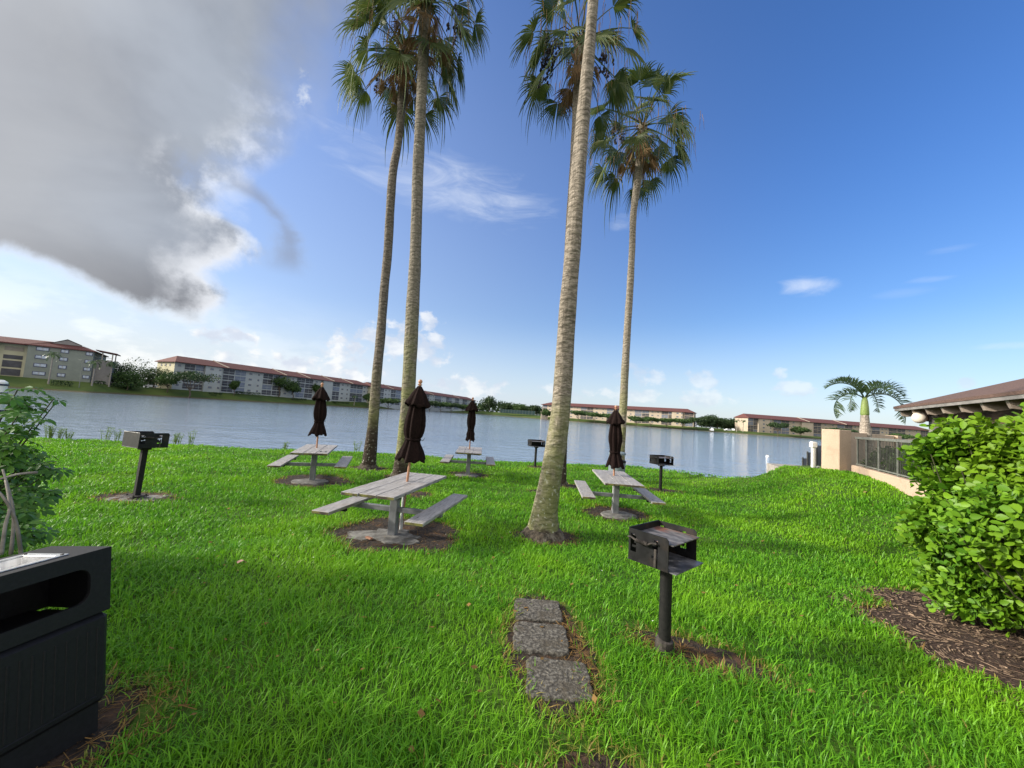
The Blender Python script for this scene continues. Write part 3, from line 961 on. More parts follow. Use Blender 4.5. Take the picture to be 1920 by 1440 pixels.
# ------------------------------------------------------------------ closed umbrellas
def make_umbrella(seed, sway=0.0, fat=1.0, tie=1.46, flare=1.0):
    rr = random.Random(seed)
    root = bpy.data.objects.new('closed_umbrella', None); COL.objects.link(root)
    p = MB(); p.tube([(0, 0, .06), (0, 0, 2.36)], .021, 12)
    p.build('pole', MAT['pole_wood'], root, smooth=True)
    f = MB(); f.lathe([(.012, 2.35), (.034, 2.36), (.04, 2.372), (.018, 2.385), (.03, 2.40), (.038, 2.42), (.03, 2.445), (.008, 2.458)], 14)
    f.build('finial', MAT['pole_wood'], root, smooth=True)
    ph = [rr.uniform(0, 6.28) for _ in range(5)]

    def pleat(amp, freq=8):
        def fn(q, z, i):
            w = math.sin(freq * q + ph[0] + .35 * math.sin(z * 5 + ph[1]))
            return 1 + amp * (.8 * w * abs(w) + .35 * math.sin(3 * q + ph[2] + z * 3) + .3 * math.sin(13 * q + ph[3]))
        return fn
    body = [(.045, 2.30), (.085, 2.18), (.105, 2.05), (.122, 1.92), (.140, 1.80), (.148, 1.70), (.145, 1.60), (.128, 1.52), (.108, tie + .02), (.104, tie - .01),
            (.115, tie - .06), (.14, tie - .13), (.165 * flare, tie - .21), (.185 * flare, tie - .28), (.20 * flare, tie - .335), (.196 * flare, tie - .34), (.15 * flare, tie - .27), (.10, tie - .16)]
    fat *= .94
    body = [(r * fat, z) for r, z in body]
    c = MB(); c.lathe(body, 64, None, pleat(.20))
    vs = c.v
    for k, v in enumerate(vs):
        z = v[2]
        low = max(0, tie - z)
        q = math.atan2(v[1], v[0])
        vs[k] = (v[0] + sway * low * .25, v[1], z + (.03 * math.sin(4 * q + ph[4]) + .02 * math.sin(8 * q)) * min(1, low / .2) + .0)
    c.build('canopy', MAT['fabric'], root, smooth='all')
    v = MB(); v.lathe([(.03, 2.345), (.065, 2.29), (.115, 2.21), (.152, 2.13), (.187, 2.06), (.202, 2.015), (.195, 2.013), (.13, 2.08)], 64, None, pleat(.13), cap=True)
    vs = v.v
    for k, w_ in enumerate(vs):
        q = math.atan2(w_[1], w_[0])
        if w_[2] < 2.1: vs[k] = (w_[0], w_[1], w_[2] + .018 * math.sin(8 * q + ph[0]) + .02 * math.sin(2 * q))
    v.build('vent_cap', MAT['fabric'], root, smooth='all')
    s = MB(); s.lathe([(.122 * fat, tie - .02), (.126 * fat, tie), (.122 * fat, tie + .02), (.110 * fat, tie + .018), (.110 * fat, tie - .018)], 32, None, pleat(.06))
    s.tube([(.12 * fat, .02, tie), (.16 * fat, .03, tie - .005), (.175 * fat, .03, tie + .03)], .006, 6)
    s.build('tie_strap', MAT['fabric'], root, smooth='all')
    return root


UMB = [('nearest closed brown umbrella, flaring wide below its tie strap, over the front table', 3, .15, 1.12, 1.46, 1.05, 2.5),
       ('closed brown umbrella farthest left, over the table with the dark slot', 5, -.35, .98, 1.45, 1.05, -1.0),
       ('slimmest looking closed umbrella, over the table at the water edge', 9, -.1, .92, 1.40, .80, -1.8),
       ('closed brown umbrella right of the thick palm, in front of the grey bin', 13, -.2, 1.0, 1.34, 1.0, 1.5)]
for i, ((x, y, r, l, pr), (ul, sd, sw, ft, ti, fl, lean)) in enumerate(zip(TABLES, UMB)):
    u = make_umbrella(sd, sw, ft, ti, fl)
    c, s = math.cos(rad(r)), math.sin(rad(r))
    u.location = (x - s * .12, y + c * .12, float(lawn_z(x, y)) + .035)
    u.rotation_euler = (0, rad(lean), rad(37 * i))
    if i in (3,): u.scale = (1, 1, .965)
    tag(u, ul, 'umbrella', 'closed umbrellas over the picnic tables')


# ------------------------------------------------------------------ pedestal grills
def grid_plate(cells, nx, ny, lx, ly, th):
    """plate in x (length) z (height) with holes; cells = set of removed (i, j); thickness along y"""
    mb = MB()
    dx, dz = lx / nx, ly / ny
    vid = {}
    vs = []

    def vv(i, j, k):
        if (i, j, k) not in vid:
            x, z = -lx / 2 + i * dx, j * dz
            if i == nx and j == ny: x -= dx * .62; z -= dz * .38      # rounded free corner
            vid[(i, j, k)] = len(vs); vs.append((x, (k - .5) * th, z))
        return vid[(i, j, k)]
    fs = []
    solid = lambda i, j: 0 <= i < nx and 0 <= j < ny and (i, j) not in cells
    for i in range(nx):
        for j in range(ny):
            if not solid(i, j): continue
            fs.append((vv(i, j, 0), vv(i + 1, j, 0), vv(i + 1, j + 1, 0), vv(i, j + 1, 0)))
            fs.append((vv(i, j, 1), vv(i, j + 1, 1), vv(i + 1, j + 1, 1), vv(i + 1, j, 1)))
            for (a, b), e in (((i - 1, j), ((i, j), (i, j + 1))), ((i + 1, j), ((i + 1, j + 1), (i + 1, j))), ((i, j - 1), ((i + 1, j), (i, j))), ((i, j + 1), ((i, j + 1), (i + 1, j + 1)))):
                if not solid(a, b):
                    p, q_ = e
                    fs.append((vv(*p, 0), vv(*p, 1), vv(*q_, 1), vv(*q_, 0)))
    mb.add(vs, fs)
    return mb


def make_grill(label, loc, udeg, L, W, H, zb, post='round', handle=True, tilt=0.0, slots='near', scale=1.0, off=0.0):
    """udeg = heading of the open side; box base height zb"""
    root = thing('pedestal_grill', label, 'barbecue grill', loc, 0, 'pedestal grills on the lawn', scale)
    root.rotation_euler = (0, rad(tilt), rad(udeg))
    R_ = Matrix.Rotation(-rad(udeg), 4, 'Z')
    if post == 'round':
        p = MB(); p.tube([(0, 0, -.1), (0, 0, zb)], .047, 18)
        p.build('post', MAT['grill_post'], root, smooth=True)
    else:
        p = MB(); p.box((0, 0, zb / 2), (.085, .085, zb), ch=.008)
        p.build('post', MAT['grill_post'], root)
        b = MB(); b.box((0, 0, .03), (.25, .25, .018), ch=.003)
        for a in (-1, 1):
            for c in (-1, 1):
                b.lathe([(.014, .035), (.014, .06), (.008, .062)], 8, Matrix.Translation((a * .095, c * .095, 0)))
        b.build('base_plate', MAT['iron'], root)
    br = MB(); br.box((0, 0, zb - .03), (.16, .14, .05), ch=.01)
    br.build('mount_collar', MAT['grill_post'], root)
    ox = off
    base = MB(); base.box((ox + .025, 0, zb + .003), (L + .07, W - .012, .007))
    base.build('fire_tray', MAT['ash'], root)
    back = MB(); back.box((ox - L / 2 + .003, 0, zb + H / 2), (.006, W, H))
    back.build('back_plate', MAT['black'], root)
    nx, ny = 20, 14
    E_ = {(1, j) for j in range(4, 12)} | {(2, j) for j in (4, 5, 7, 8, 10, 11)} | {(3, 4), (3, 5), (3, 7), (3, 10)}
    E2 = {(14, j) for j in range(4, 12)} | {(13, j) for j in (4, 7, 8, 11)} | {(12, 4), (12, 8)}
    for s in (-1, 1):
        sp = grid_plate(E_ | E2, nx, ny, L, H, .006)
        for k, v in enumerate(sp.v):
            sp.v[k] = (v[0] + ox, v[1] + s * W / 2, v[2] + zb)
        sp.build('side_plate', MAT['black'], root)
    rim = MB()
    rim.tube([(ox - L / 2, -W / 2, zb + H), (ox - L / 2, W / 2, zb + H)], .006, 6)
    rim.build('rim', MAT['black'], root)
    gr = MB(); gz = zb + H * .80
    gr.box((ox + L * .06, 0, gz), (L * 1.06, W - .03, .008))
    gr.build('cooking_plate', MAT['rust'], root)
    if handle:
        h = MB()
        y = -W / 2 - .035
        x0, x1 = ox - L * .42, ox + L * .20
        hz = zb + H * .70
        h.tube([(x0, -W / 2 + .01, hz), (x0 - .01, y, hz + .012), (x0 + .015, y - .008, hz + .02), (x0 + .05, y - .006, hz + .006), (x1 - .05, y - .004, hz - .006), (x1 - .02, y, hz + .012), (x1 + .012, y + .01, hz + .014), (x1 + .014, -W / 2 + .012, hz)], .0075, 8)
        co = []
        for k in range(72):
            t = k / 71
            a = t * 2 * math.pi * 8
            co.append((x0 + .065 + t * .095, y - .005 + .014 * math.cos(a), hz + .004 - .006 * t + .014 * math.sin(a)))
        h.tube(co, .0042, 6)
        h.build('spring_handle', MAT['iron'], root, smooth=True)
        h2 = MB(); h2.box((ox + L * .20, -W / 2 - .008, zb + H * .30), (.02, .012, H * .55), ch=.003)
        h2.build('side_bar', MAT['iron'], root)
    return root


fg = hit_lawn(1245, 1228)
g = make_grill('nearest black pedestal grill, rusty cooking plate on top, beside the pavers', (fg.x, fg.y, fg.z), -50, .335, .46, .245, .715, 'round', True, tilt=-.6, off=-.035)
cl = MB(); cl.tube([(0, 0, -.06), (0, 0, .115), (.004, 0, .13)], [.072, .068, .052], 14)
cl.build('ground_socket', MAT['iron'], g)
make_grill('black grill on a square post bolted to a concrete slab, farthest left', (LG.x + .05, LG.y, LG.z + .03), 70, .46, .48, .27, .92, 'square', True, tilt=1.5)
p3 = hit_lawn(1003, 875)
make_grill('smallest looking grill at the water edge, left of the thick palm', (p3.x, p3.y, p3.z), -72, .40, .58, .25, .80, 'round', True)
p4 = hit_lawn(1238, 920)
make_grill('black grill at the water edge, right of the right umbrella', (p4.x, p4.y, p4.z), -70, .40, .56, .26, .80, 'round', True)
sl = MB(); sl.box((0, 0, -.02), (.82, .50, .07), ch=.012)
o = sl.build('concrete_slab', MAT['concrete'], loc=(LG.x + .02, LG.y + .02, LG.z)); o.rotation_euler = (0, 0, rad(14))
tag(o, 'rectangular concrete slab under the farthest left grill', 'concrete slab')

# ------------------------------------------------------------------ pavers
PV = [(.385, 3.72, .43, .375, 3, 'farthest of the three concrete pavers, palest and cleanest'),
      (.375, 3.265, .44, .405, 2, 'middle paver of the three, crumbled along its lower edge'),
      (.46, 2.80, .44, .40, 1, 'nearest of the three pavers, darkest and half overgrown by grass')]
for i, (x, y, sx, sy, r, l) in enumerate(PV):
    rp = random.Random(40 + i)
    base_ = []
    for (ax_, ay_), (bx_, by_) in zip(((-1, -1), (1, -1), (1, 1), (-1, 1)), ((1, -1), (1, 1), (-1, 1), (-1, -1))):
        for j in range(9):
            f = j / 9
            c_ = .93 if j == 0 else 1.0
            base_.append(((ax_ + (bx_ - ax_) * f) * sx / 2 * c_ + rp.uniform(-.007, .007), (ay_ + (by_ - ay_) * f) * sy / 2 * c_ + rp.uniform(-.007, .007)))
    mb = MB(); n_ = len(base_)
    lv = [(1.0, -.04), (1.0, .018), (.985, .026), (.95, .030), (.6, .031), (.3, .030)]
    vs_ = []
    for f, z_ in lv:
        for x_, y_ in base_:
            vs_.append((x_ * f, y_ * f, z_ + (rp.uniform(-.0025, .0025) if z_ > .02 else 0)))
    fs_ = []
    for l_ in range(len(lv) - 1):
        for j in range(n_):
            fs_.append((l_ * n_ + j, l_ * n_ + (j + 1) % n_, (l_ + 1) * n_ + (j + 1) % n_, (l_ + 1) * n_ + j))
    fs_.append(tuple((len(lv) - 1) * n_ + j for j in range(n_)))
    mb.add(vs_, fs_)
    o = mb.build('paver', MAT['paver'], loc=(x, y, float(lawn_z(x, y)) + .010 - .003 * i))
    o.rotation_euler = (rad(.3), rad(-.4 + i * .4), rad(r - 4))
    tag(o, l, 'paver', 'concrete pavers in the lawn')

# ------------------------------------------------------------------ trash can (near left)
TC = Vector((-2.035, 2.10, 0)); TYAW = rad(-13.5)   # right far top corner, local -y runs toward the camera


def build_trash():
    W, L, H = .46, .92, .93
    root = thing('trash_can', 'black plastic trash can with ashtray top, lower left corner', 'trash can', (TC.x + .065, TC.y + .04, float(lawn_z(TC.x, TC.y)) + .01), TYAW)
    root.rotation_euler = (rad(1.0), rad(-8.0), TYAW)
    # local: x from -W to 0 , y from -L to 0
    sp = .60
    lo = MB(); lo.box((-W / 2, -L / 2, .10), (W - .05, L - .05, .16)); lo.box((-W / 2, -L / 2, .16 + (sp - .16) / 2), (W, L, sp - .16), ch=.022)
    lo.build('body', MAT['bin_black'], root)
    li = MB()
    for i in range(22):
        y = -.05 - i * (L - .1) / 21
        li.box((0, y, .375), (.006, .010, .32), ch=.002)
    li.box((.001, -L / 2, .20), (.008, L - .10, .012), ch=.002)
    li.build('ribs', MAT['bin_black'], root)
    z0, z1 = sp + .008, H
    a0, a1 = z0 + .075, z1 - .075       # opening heights
    y0, y1 = -L + .085, -.085
    tx0, tx1, ty0, ty1 = -W + .10, -.09, -L + .14, -.15
    up = MB()
    ro = [(0, 0), (0, z1), (-L, z1), (-L, z0), (0, z0)]
    rr_, hole = .055, []
    for cy_, cz_, q0 in ((y1 - rr_, a1 - rr_, 0), (y0 + rr_, a1 - rr_, 90), (y0 + rr_, a0 + rr_, 180), (y1 - rr_, a0 + rr_, 270)):
        for j in range(6):
            q = rad(q0 + j * 18); hole.append((cy_ + rr_ * math.cos(q), cz_ + rr_ * math.sin(q)))
    outc = [(0, z1), (-L, z1), (-L, z0), (0, z0)]
    for xx, fl in ((0, 1), (-W, -1)):
        b_ = len(up.v)
        vs_ = [(xx, y, z) for y, z in outc] + [(xx, y, z if fl > 0 else max(z, a1 - .012 + .0004 * (j_ % 12))) for j_, (y, z) in enumerate(hole)]
        fs_ = []
        for c_ in range(4):
            for j in range(5):
                fs_.append((c_, 4 + c_ * 6 + j + 1, 4 + c_ * 6 + j))
            n_ = (c_ + 1) % 4
            fs_.append((c_, n_, 4 + n_ * 6, 4 + c_ * 6 + 5))
        up.add(vs_, [f if fl > 0 else f[::-1] for f in fs_])
    tv = [(0, 0, z1), (-W, 0, z1), (-W, -L, z1), (0, -L, z1), (tx1, ty1, z1), (tx0, ty1, z1), (tx0, ty0, z1), (tx1, ty0, z1)]
    up.add(tv, [(0, 1, 5, 4), (1, 2, 6, 5), (2, 3, 7, 6), (3, 0, 4, 7)])
    up.add([(0, 0, z0), (-W, 0, z0), (-W, 0, z1), (0, 0, z1)], [(0, 3, 2, 1)]); up.add([(0, -L, z0), (-W, -L, z0), (-W, -L, z1), (0, -L, z1)], [(0, 1, 2, 3)])
    import bmesh
    ho = up.build('hood', MAT['bin_black'], root)
    bm = bmesh.new(); bm.from_mesh(ho.data); bmesh.ops.remove_doubles(bm, verts=bm.verts, dist=.0005); bmesh.ops.recalc_face_normals(bm, faces=bm.faces)
    bm.to_mesh(ho.data); bm.free()
    md = ho.modifiers.new('wall', 'SOLIDIFY'); md.thickness = .022; md.offset = -1
    md = ho.modifiers.new('round', 'BEVEL'); md.width = .016; md.segments = 3; md.limit_method = 'ANGLE'; md.angle_limit = rad(50)
    inn = MB(); inn.box((-W / 2, -L / 2, (a0 - .06)), (W - .06, L - .18, .004))
    inn.build('inner_liner', MAT['bin_black'], root)
    tr = MB(); d = .055; th = .003
    cx, cy = (tx0 + tx1) / 2, (ty0 + ty1) / 2; sx, sy = tx1 - tx0, ty1 - ty0
    rz_ = z1 + .004
    fl = .035
    tr.box((tx1 + .0, cy, rz_), (fl, sy + fl, .005), ch=.001); tr.box((tx0, cy, rz_), (fl, sy + fl, .005), ch=.001)
    tr.box((cx, ty1, rz_), (sx - fl - .001, fl, .0045), ch=.001); tr.box((cx, ty0, rz_), (sx - fl - .001, fl, .0045), ch=.001)
    ix, iy = sx - fl, sy - fl
    tr.box((cx, cy, z1 - d), (ix, iy, th))
    for s in (-1, 1):
        tr.box((cx + s * ix / 2, cy, z1 - d / 2), (th, iy, d)); tr.box((cx, cy + s * iy / 2, z1 - d / 2), (ix, th, d))
    o = tr.build('ashtray', MAT['steel'], root)
    for yy in (ty0, ty1):
        for xx in (tx0, tx1):
            sc = MB(); sc.lathe([(.008, rz_ + .002), (.007, rz_ + .006), (.002, rz_ + .007)], 8, Matrix.Translation((xx, yy, 0)))
            sc.build('screw', MAT['iron'], o)
    return root


build_trash()

# ------------------------------------------------------------------ grey bin behind the right table
gb = atd(1156, 888, 13.3)
root = thing('litter_bin', 'blue grey round litter bin behind the right umbrella', 'litter bin', (gb.x, gb.y, ZP(gb.x, gb.y)))
mb = MB(); mb.lathe([(.25, 0), (.27, .02), (.285, .60), (.285, .62)], 26); mb.build('body', MAT['bin_grey'], root, smooth=True)
mb = MB(); mb.lathe([(.292, .62), (.292, .68), (.10, .68), (.10, .62)], 26); mb.build('rim', MAT['bin_black'], root, smooth=True)
mb = MB()
mb.lathe([(.288, .88), (.28, .93), (.22, .97), (.05, .985)], 26)
for k in range(26):
    a = 2 * math.pi * k / 26
    if math.sin(a * 1 + .6) > -.25:
        mb.box((0, 0, .78), (.062, .012, .21), Matrix.Rotation(a, 4, 'Z') @ Matrix.Translation((0, .279, 0)))
mb.build('hood', MAT['bin_grey'], root, smooth=True)

# ------------------------------------------------------------------ litter on the lawn
q = hit_lawn(450, 1064)
mb = MB(); mb.add([(-.05, -.02, .05), (.0, -.035, .085), (.055, -.01, .05), (.06, .02, .035), (0, .035, .075), (-.045, .02, .06)], [(0, 1, 4, 5), (1, 2, 3, 4)])
o = mb.build('fallen_leaf', MAT['pink'], loc=(q.x, q.y, q.z)); o.rotation_euler = (0, .2, .9)
s_ = o.modifiers.new('thickness', 'SOLIDIFY'); s_.thickness = .003
tag(o, 'pinkish curled dry leaf lying on the left lawn', 'leaf')
q = hit_lawn(1622, 928)
mb = MB(); mb.add([(-.04, -.02, .05), (.0, -.03, .10), (.05, -.01, .06), (.05, .02, .04), (0, .03, .09), (-.04, .02, .05)], [(0, 1, 4, 5), (1, 2, 3, 4)])
o = mb.build('fallen_leaf', MAT['fan_dead'], loc=(q.x, q.y, q.z)); o.rotation_euler = (0, .1, .3)
s_ = o.modifiers.new('thickness', 'SOLIDIFY'); s_.thickness = .003
tag(o, 'small brown leaf lying on the lawn near the fence wall', 'leaf')


# ------------------------------------------------------------------ leaves as numpy clouds
OBOVATE = np.array([(0, 0, 0), (.19, .24, .07), (.33, .55, .07), (.27, .84, .02), (0, 1.0, -.05), (-.27, .84, .02), (-.33, .55, .07), (-.19, .24, .07), (0, .5, -.03)])
OB_Q = np.array([(0, 1, 2, 8), (8, 2, 3, 4), (0, 8, 6, 7), (8, 4, 5, 6)])
LANCE = np.array([(0, 0, 0), (.13, .30, .05), (.17, .6, .03), (0, 1.0, -.18), (-.17, .6, .03), (-.13, .30, .05), (0, .5, -.02)])
LA_Q = np.array([(0, 1, 2, 6), (6, 2, 3, 3), (0, 6, 4, 5), (6, 3, 3, 4)])
LA_QQ = np.array([(0, 1, 2, 6), (0, 6, 4, 5)])
LA_T = np.array([(6, 2, 3), (6, 3, 4)])


def leaf_cloud(name, pos, axis, nor, length, wscale, mat, parent, lance=False):
    pos, axis, nor = (np.asarray(a, float) for a in (pos, axis, nor))
    axis /= np.linalg.norm(axis, axis=1)[:, None] + 1e-9
    side = np.cross(axis, nor); side /= np.linalg.norm(side, axis=1)[:, None] + 1e-9
    nn = np.cross(side, axis)
    B = LANCE if lance else OBOVATE
    L = length[:, None, None]
    co = pos[:, None, :] + L * (B[None, :, 0, None] * wscale[:, None, None] * side[:, None, :] + B[None, :, 1, None] * axis[:, None, :] + B[None, :, 2, None] * nn[:, None, :])
    n, k = len(pos), len(B)
    base = (np.arange(n) * k)[:, None, None]
    if lance:
        q = (base + LA_QQ[None]).reshape(-1, 4); t = (base + LA_T[None]).reshape(-1, 3)
    else:
        q = (base + OB_Q[None]).reshape(-1, 4); t = np.zeros((0, 3), int)
    o = np_mesh(name, co.reshape(-1, 3), q, t, mat)
    o.data.polygons.foreach_set('use_smooth', [True] * len(o.data.polygons))
    o.parent = parent
    return o


def unit(v):
    return v / (np.linalg.norm(v, axis=-1, keepdims=True) + 1e-9)


# ------------------------------------------------------------------ hedge (near right)
def build_hedge():
    root = thing('hedge', 'dense hedge of round waxy yellow green leaves on the right edge', 'hedge', (5.3, 3.0, ZP(5.3, 3.0)))
    r0 = np.array(root.location)
    N = 6400
    # twig tips on a lumpy box surface; each carries a rosette of leaves
    x0, x1, y0, y1 = 4.84, 6.6, .8, 4.78
    pts = []; nrm = []
    faces = [('l', (y1 - y0) * 2.0), ('e', (x1 - x0) * 2.0), ('t', (x1 - x0) * (y1 - y0)), ]
    tot = sum(f[1] for f in faces)
    for f, a in faces:
        n = int(N * a / tot)
        u, v = rng.random(n), rng.random(n)
        if f == 'l':
            p = np.stack([np.full(n, x0), y0 + u * (y1 - y0), .05 + v * 2.17], -1); m = np.tile((-1., 0, .25), (n, 1))
        elif f == 'e':
            p = np.stack([x0 + u * (x1 - x0), np.full(n, y1), .05 + v * 2.17], -1); m = np.tile((0., 1, .25), (n, 1))
        else:
            p = np.stack([x0 + u * (x1 - x0), y0 + v * (y1 - y0), np.full(n, 2.22)], -1); m = np.tile((-.15, 0., 1), (n, 1))
        pts.append(p); nrm.append(m)
    p = np.concatenate(pts); m = np.concatenate(nrm)
    c = np.array([(x0 + x1) / 2, (y0 + y1) / 2, 1.11]); hs = np.array([(x1 - x0) / 2, (y1 - y0) / 2, 1.11])
    d = (p - c) / hs
    # round the corners, narrow the foot
    pw = (np.abs(d) ** 9).sum(1) ** (-1 / 9)
    d = d * pw[:, None]
    d[:, 0] *= 1 - .16 * np.clip(-d[:, 2], 0, 1) ** 2; d[:, 1] *= 1 - .05 * np.clip(-d[:, 2], 0, 1) ** 2
    p = c + d * hs
    lump = .16 * np.sin(p[:, 1] * 3.1 + p[:, 2] * 2.3) + .12 * np.sin(p[:, 2] * 5.3 + p[:, 0] * 4.1 + 1) + .10 * np.sin(p[:, 1] * 6.7 - p[:, 2] * 3.7)
    dep = lump * .8 + rng.uniform(-.30, .16, len(p)) * (rng.random(len(p)) < .85)
    m = unit(m + unit(d) * .8)
    p = p + m * dep[:, None]
    p[:, 2] *= 1 - .085 * np.clip(p[:, 1] - 3.2, 0, 2)
    p[:, 2] += lawn_z(p[:, 0], p[:, 1])
    P = []; A = []; Nn = []
    for i in range(len(p)):
        k = int(rng.integers(5, 9))
        tip = m[i] + rng.normal(0, .35, 3) + np.array([0, 0, .45]); tip /= np.linalg.norm(tip)
        s1 = np.cross(tip, (.3, .2, .9)); s1 /= np.linalg.norm(s1); s2 = np.cross(tip, s1)
        for j in range(k):
            a = j * 2.4 + rng.uniform(-.4, .4)
            rad_ = s1 * math.cos(a) + s2 * math.sin(a)
            back = .045 * (j // 2)
            ax = rad_ * rng.uniform(.55, 1.1) + tip * rng.uniform(.35, .9)
            P.append(p[i] - tip * back + rad_ * .008); A.append(ax); Nn.append(tip * .9 - rad_ * .5 + rng.normal(0, .22, 3))
    P = np.array(P); n = len(P)
    near = np.linalg.norm(P[:, :2], axis=1)
    ln = rng.uniform(.042, .100, n)
    leaf_cloud('leaves', P - r0, A, Nn, ln, rng.uniform(.95, 1.2, n), MAT['hedge'], root)
    # stems inside
    mb = MB()
    for i in range(0, len(p), 9):
        q = Vector(p[i] - r0 - m[i] * .05)
        b = Vector((q.x * .55 + .1, q.y * .9, max(.0, q.z * .35)))
        mid = (q + b) / 2 + Vector((0, 0, -.08))
        mb.tube([b, mid, q], [.011, .008, .004], 5)
    for i in range(26):
        y = -2.0 + i * .15 + random.uniform(-.04, .04)
        x = random.uniform(-.1, .7)
        mb.tube([(x, y, -.05), (x - .02, y + .03, .5), (x + .05, y + .06, 1.0)], [.03, .024, .012], 7)
    mb.build('stems', MAT['hedge_twig'], root, smooth=True)


build_hedge()


# ------------------------------------------------------------------ shrub with finger leaves (near left)
def build_shrub():
    bx, by = -5.28, 3.55
    root = thing('shrub', 'leafy green shrub with finger shaped leaflets, left edge behind the trash can', 'shrub', (bx, by, ZP(bx, by)))
    r0 = np.array(root.location)
    tips = []; 
    n = 620
    q = unit(rng.normal(0, 1, (n, 3)))
    rr_ = rng.uniform(.55, 1.0, n) ** .5
    cen = q * rr_[:, None] * np.array([.55, .9, .74]) + np.array([0, 0, .80])
    prof = 1 + .18 * np.sin(cen[:, 2] * 7.0) + .1 * np.sin(cen[:, 1] * 6)
    cen[:, 0] *= prof
    cen = cen[cen[:, 2] > .08]
    extra = []
    # top sprig against the water and low sprays in front
    for px, py, dd, c in ((62, 747, 3.3, 3), (40, 762, 3.2, 5), (18, 800, 3.0, 6), (45, 795, 3.3, 3), (20, 850, 3.0, 8), (50, 950, 3.1, 7), (12, 985, 2.8, 6), (35, 1005, 2.8, 5), (72, 880, 3.3, 4), (60, 920, 3.2, 5)):
        b = atd(px, py, dd)
        for _ in range(c * 2):
            extra.append(np.array(b) + rng.normal(0, .06, 3) - r0)
    cen = np.concatenate([cen, np.array(extra)])
    P = []; A = []; Nn = []
    mb = MB()
    for c in cen:
        out = c - np.array([0, 0, .5]); out /= np.linalg.norm(out) + 1e-6
        up = np.array([0, 0, 1.0])
        axn = unit(out * .5 + up * .9 + rng.normal(0, .25, 3))
        s1 = unit(np.cross(axn, (.8, .5, .1))); s2 = np.cross(axn, s1)
        k = int(rng.integers(6, 9))
        for j in range(k):
            a = 2 * math.pi * j / k + rng.uniform(-.12, .12)
            d = s1 * math.cos(a) + s2 * math.sin(a)
            P.append(c + d * .012); A.append(d + np.array([0, 0, -.28]) + axn * .1); Nn.append(axn + rng.normal(0, .1, 3))
    for i in range(0, len(cen), 4):
        c = Vector(cen[i]); b = Vector((c.x * .25, c.y * .3, .05))
        mb.tube([b, (b + c) / 2 + Vector((0, 0, .08)), c], [.012, .008, .004], 5)
    n = len(P)
    leaf_cloud('leaves', np.array(P), A, Nn, rng.uniform(.05, .098, n), rng.uniform(1.1, 1.5, n), MAT['shrub'], root, lance=True)
    mb.build('stems', MAT['hedge_twig'], root, smooth=True)
    for pts in ([(40, 1045, 2.62), (30, 980, 2.55), (8, 935, 2.5), (-20, 905, 2.5)], [(2, 1040, 2.5), (10, 985, 2.5), (18, 950, 2.52), (10, 900, 2.6)], [(20, 1040, 2.6), (25, 960, 2.6), (5, 880, 2.6)], [(70, 886, 3.0), (30, 890, 2.9), (-20, 905, 2.8)]):
        w = [Vector(atd(*p)) - Vector(r0) for p in pts]
        c = catmull([tuple(v) for v in w], 5)
        t = MB(); t.tube(c, [.011 - .006 * i / len(c) for i in range(len(c))], 7)
        t.build('bare_branch', MAT['bare_twig'], root, smooth='all')


build_shrub()
a, b = atd(-3, 716, 3.4), atd(3, 778, 3.4)
root = thing('pipe_post', 'white pipe with dark bands standing at the left edge above the shrub', 'pipe', (a.x, a.y, ZP(a.x, a.y)))
z0 = a.z - root.location.z; z1 = b.z - root.location.z
mb = MB(); mb.tube([(0, 0, -.1), (0, 0, z1)], .022, 14); mb.build('pole', simple('teal pipe', (.22, .33, .30), (.28, .38, .35), 4, .5, 0), root, smooth=True)
mb = MB(); mb.lathe([(.02, z1 - .01), (.055, z1), (.06, z1 + .02), (.055, z0), (.03, z0 + .02)], 18); mb.build('sleeve', MAT['white'], root, smooth=True)
BAND = simple('dark blue band', (.02, .025, .06), (.03, .035, .08), 4, .5, 0)
for f in (.12, .38, .66, .92):
    zz = z1 + (z0 - z1) * f; mb = MB(); mb.lathe([(.058, zz - .008), (.0625, zz - .006), (.0625, zz + .006), (.058, zz + .008)], 18, cap=False)
    mb.build('band', BAND, root, smooth=True)

# ------------------------------------------------------------------ right side: fence, pillar, dock, panels, pavilion
def oriented(name, label, cat, o, d, group=None):
    return thing(name, label, cat, o, math.atan2(d.y, d.x), group)


fd = (FENCE_B - FENCE_A); flen = fd.length; fdir = fd.normalized()
zg = ZP(FENCE_A.x, FENCE_A.y)
root = oriented('picket_fence', 'dark picket fence with grey green rails on a low peach wall', 'fence', (FENCE_A.x, FENCE_A.y, zg), fdir)
H0, H1 = .24, 1.12
post_s = [.12, 1.0, 2.02, 3.34, 4.7, 6.1, flen - .05]
for s in post_s:
    mb = MB(); mb.box((s, 0, (H0 + H1) / 2), (.045, .045, H1 - H0)); mb.build('post', MAT['fence_grey'], root)
mb = MB(); mb.box((flen / 2, 0, H1 + .03), (flen + .08, .075, .075), ch=.008); mb.build('top_rail', MAT['fence_grey'], root)
mb = MB(); mb.box((flen / 2, 0, H0 + .055), (flen, .035, .035)); mb.build('bottom_rail', MAT['fence_grey'], root)
for i in range(len(post_s) - 1):
    mb = MB(); a, b = post_s[i] + .04, post_s[i + 1] - .04
    n = int((b - a) / .10)
    for k in range(n + 1):
        mb.box((a + (b - a) * k / n, 0, (H0 + H1) / 2 + .02), (.014, .014, H1 - H0 - .06))
    mb.build('picket_panel', MAT['fence_dark'], root)
wroot = oriented('garden_wall', 'low peach stucco wall carrying the picket fence', 'wall', (FENCE_A.x, FENCE_A.y, zg), fdir)
mb = MB(); mb.box((flen / 2, 0, -.15), (flen + .2, .22, .77), ch=.012); mb.build('wall', MAT['stucco'], wroot)
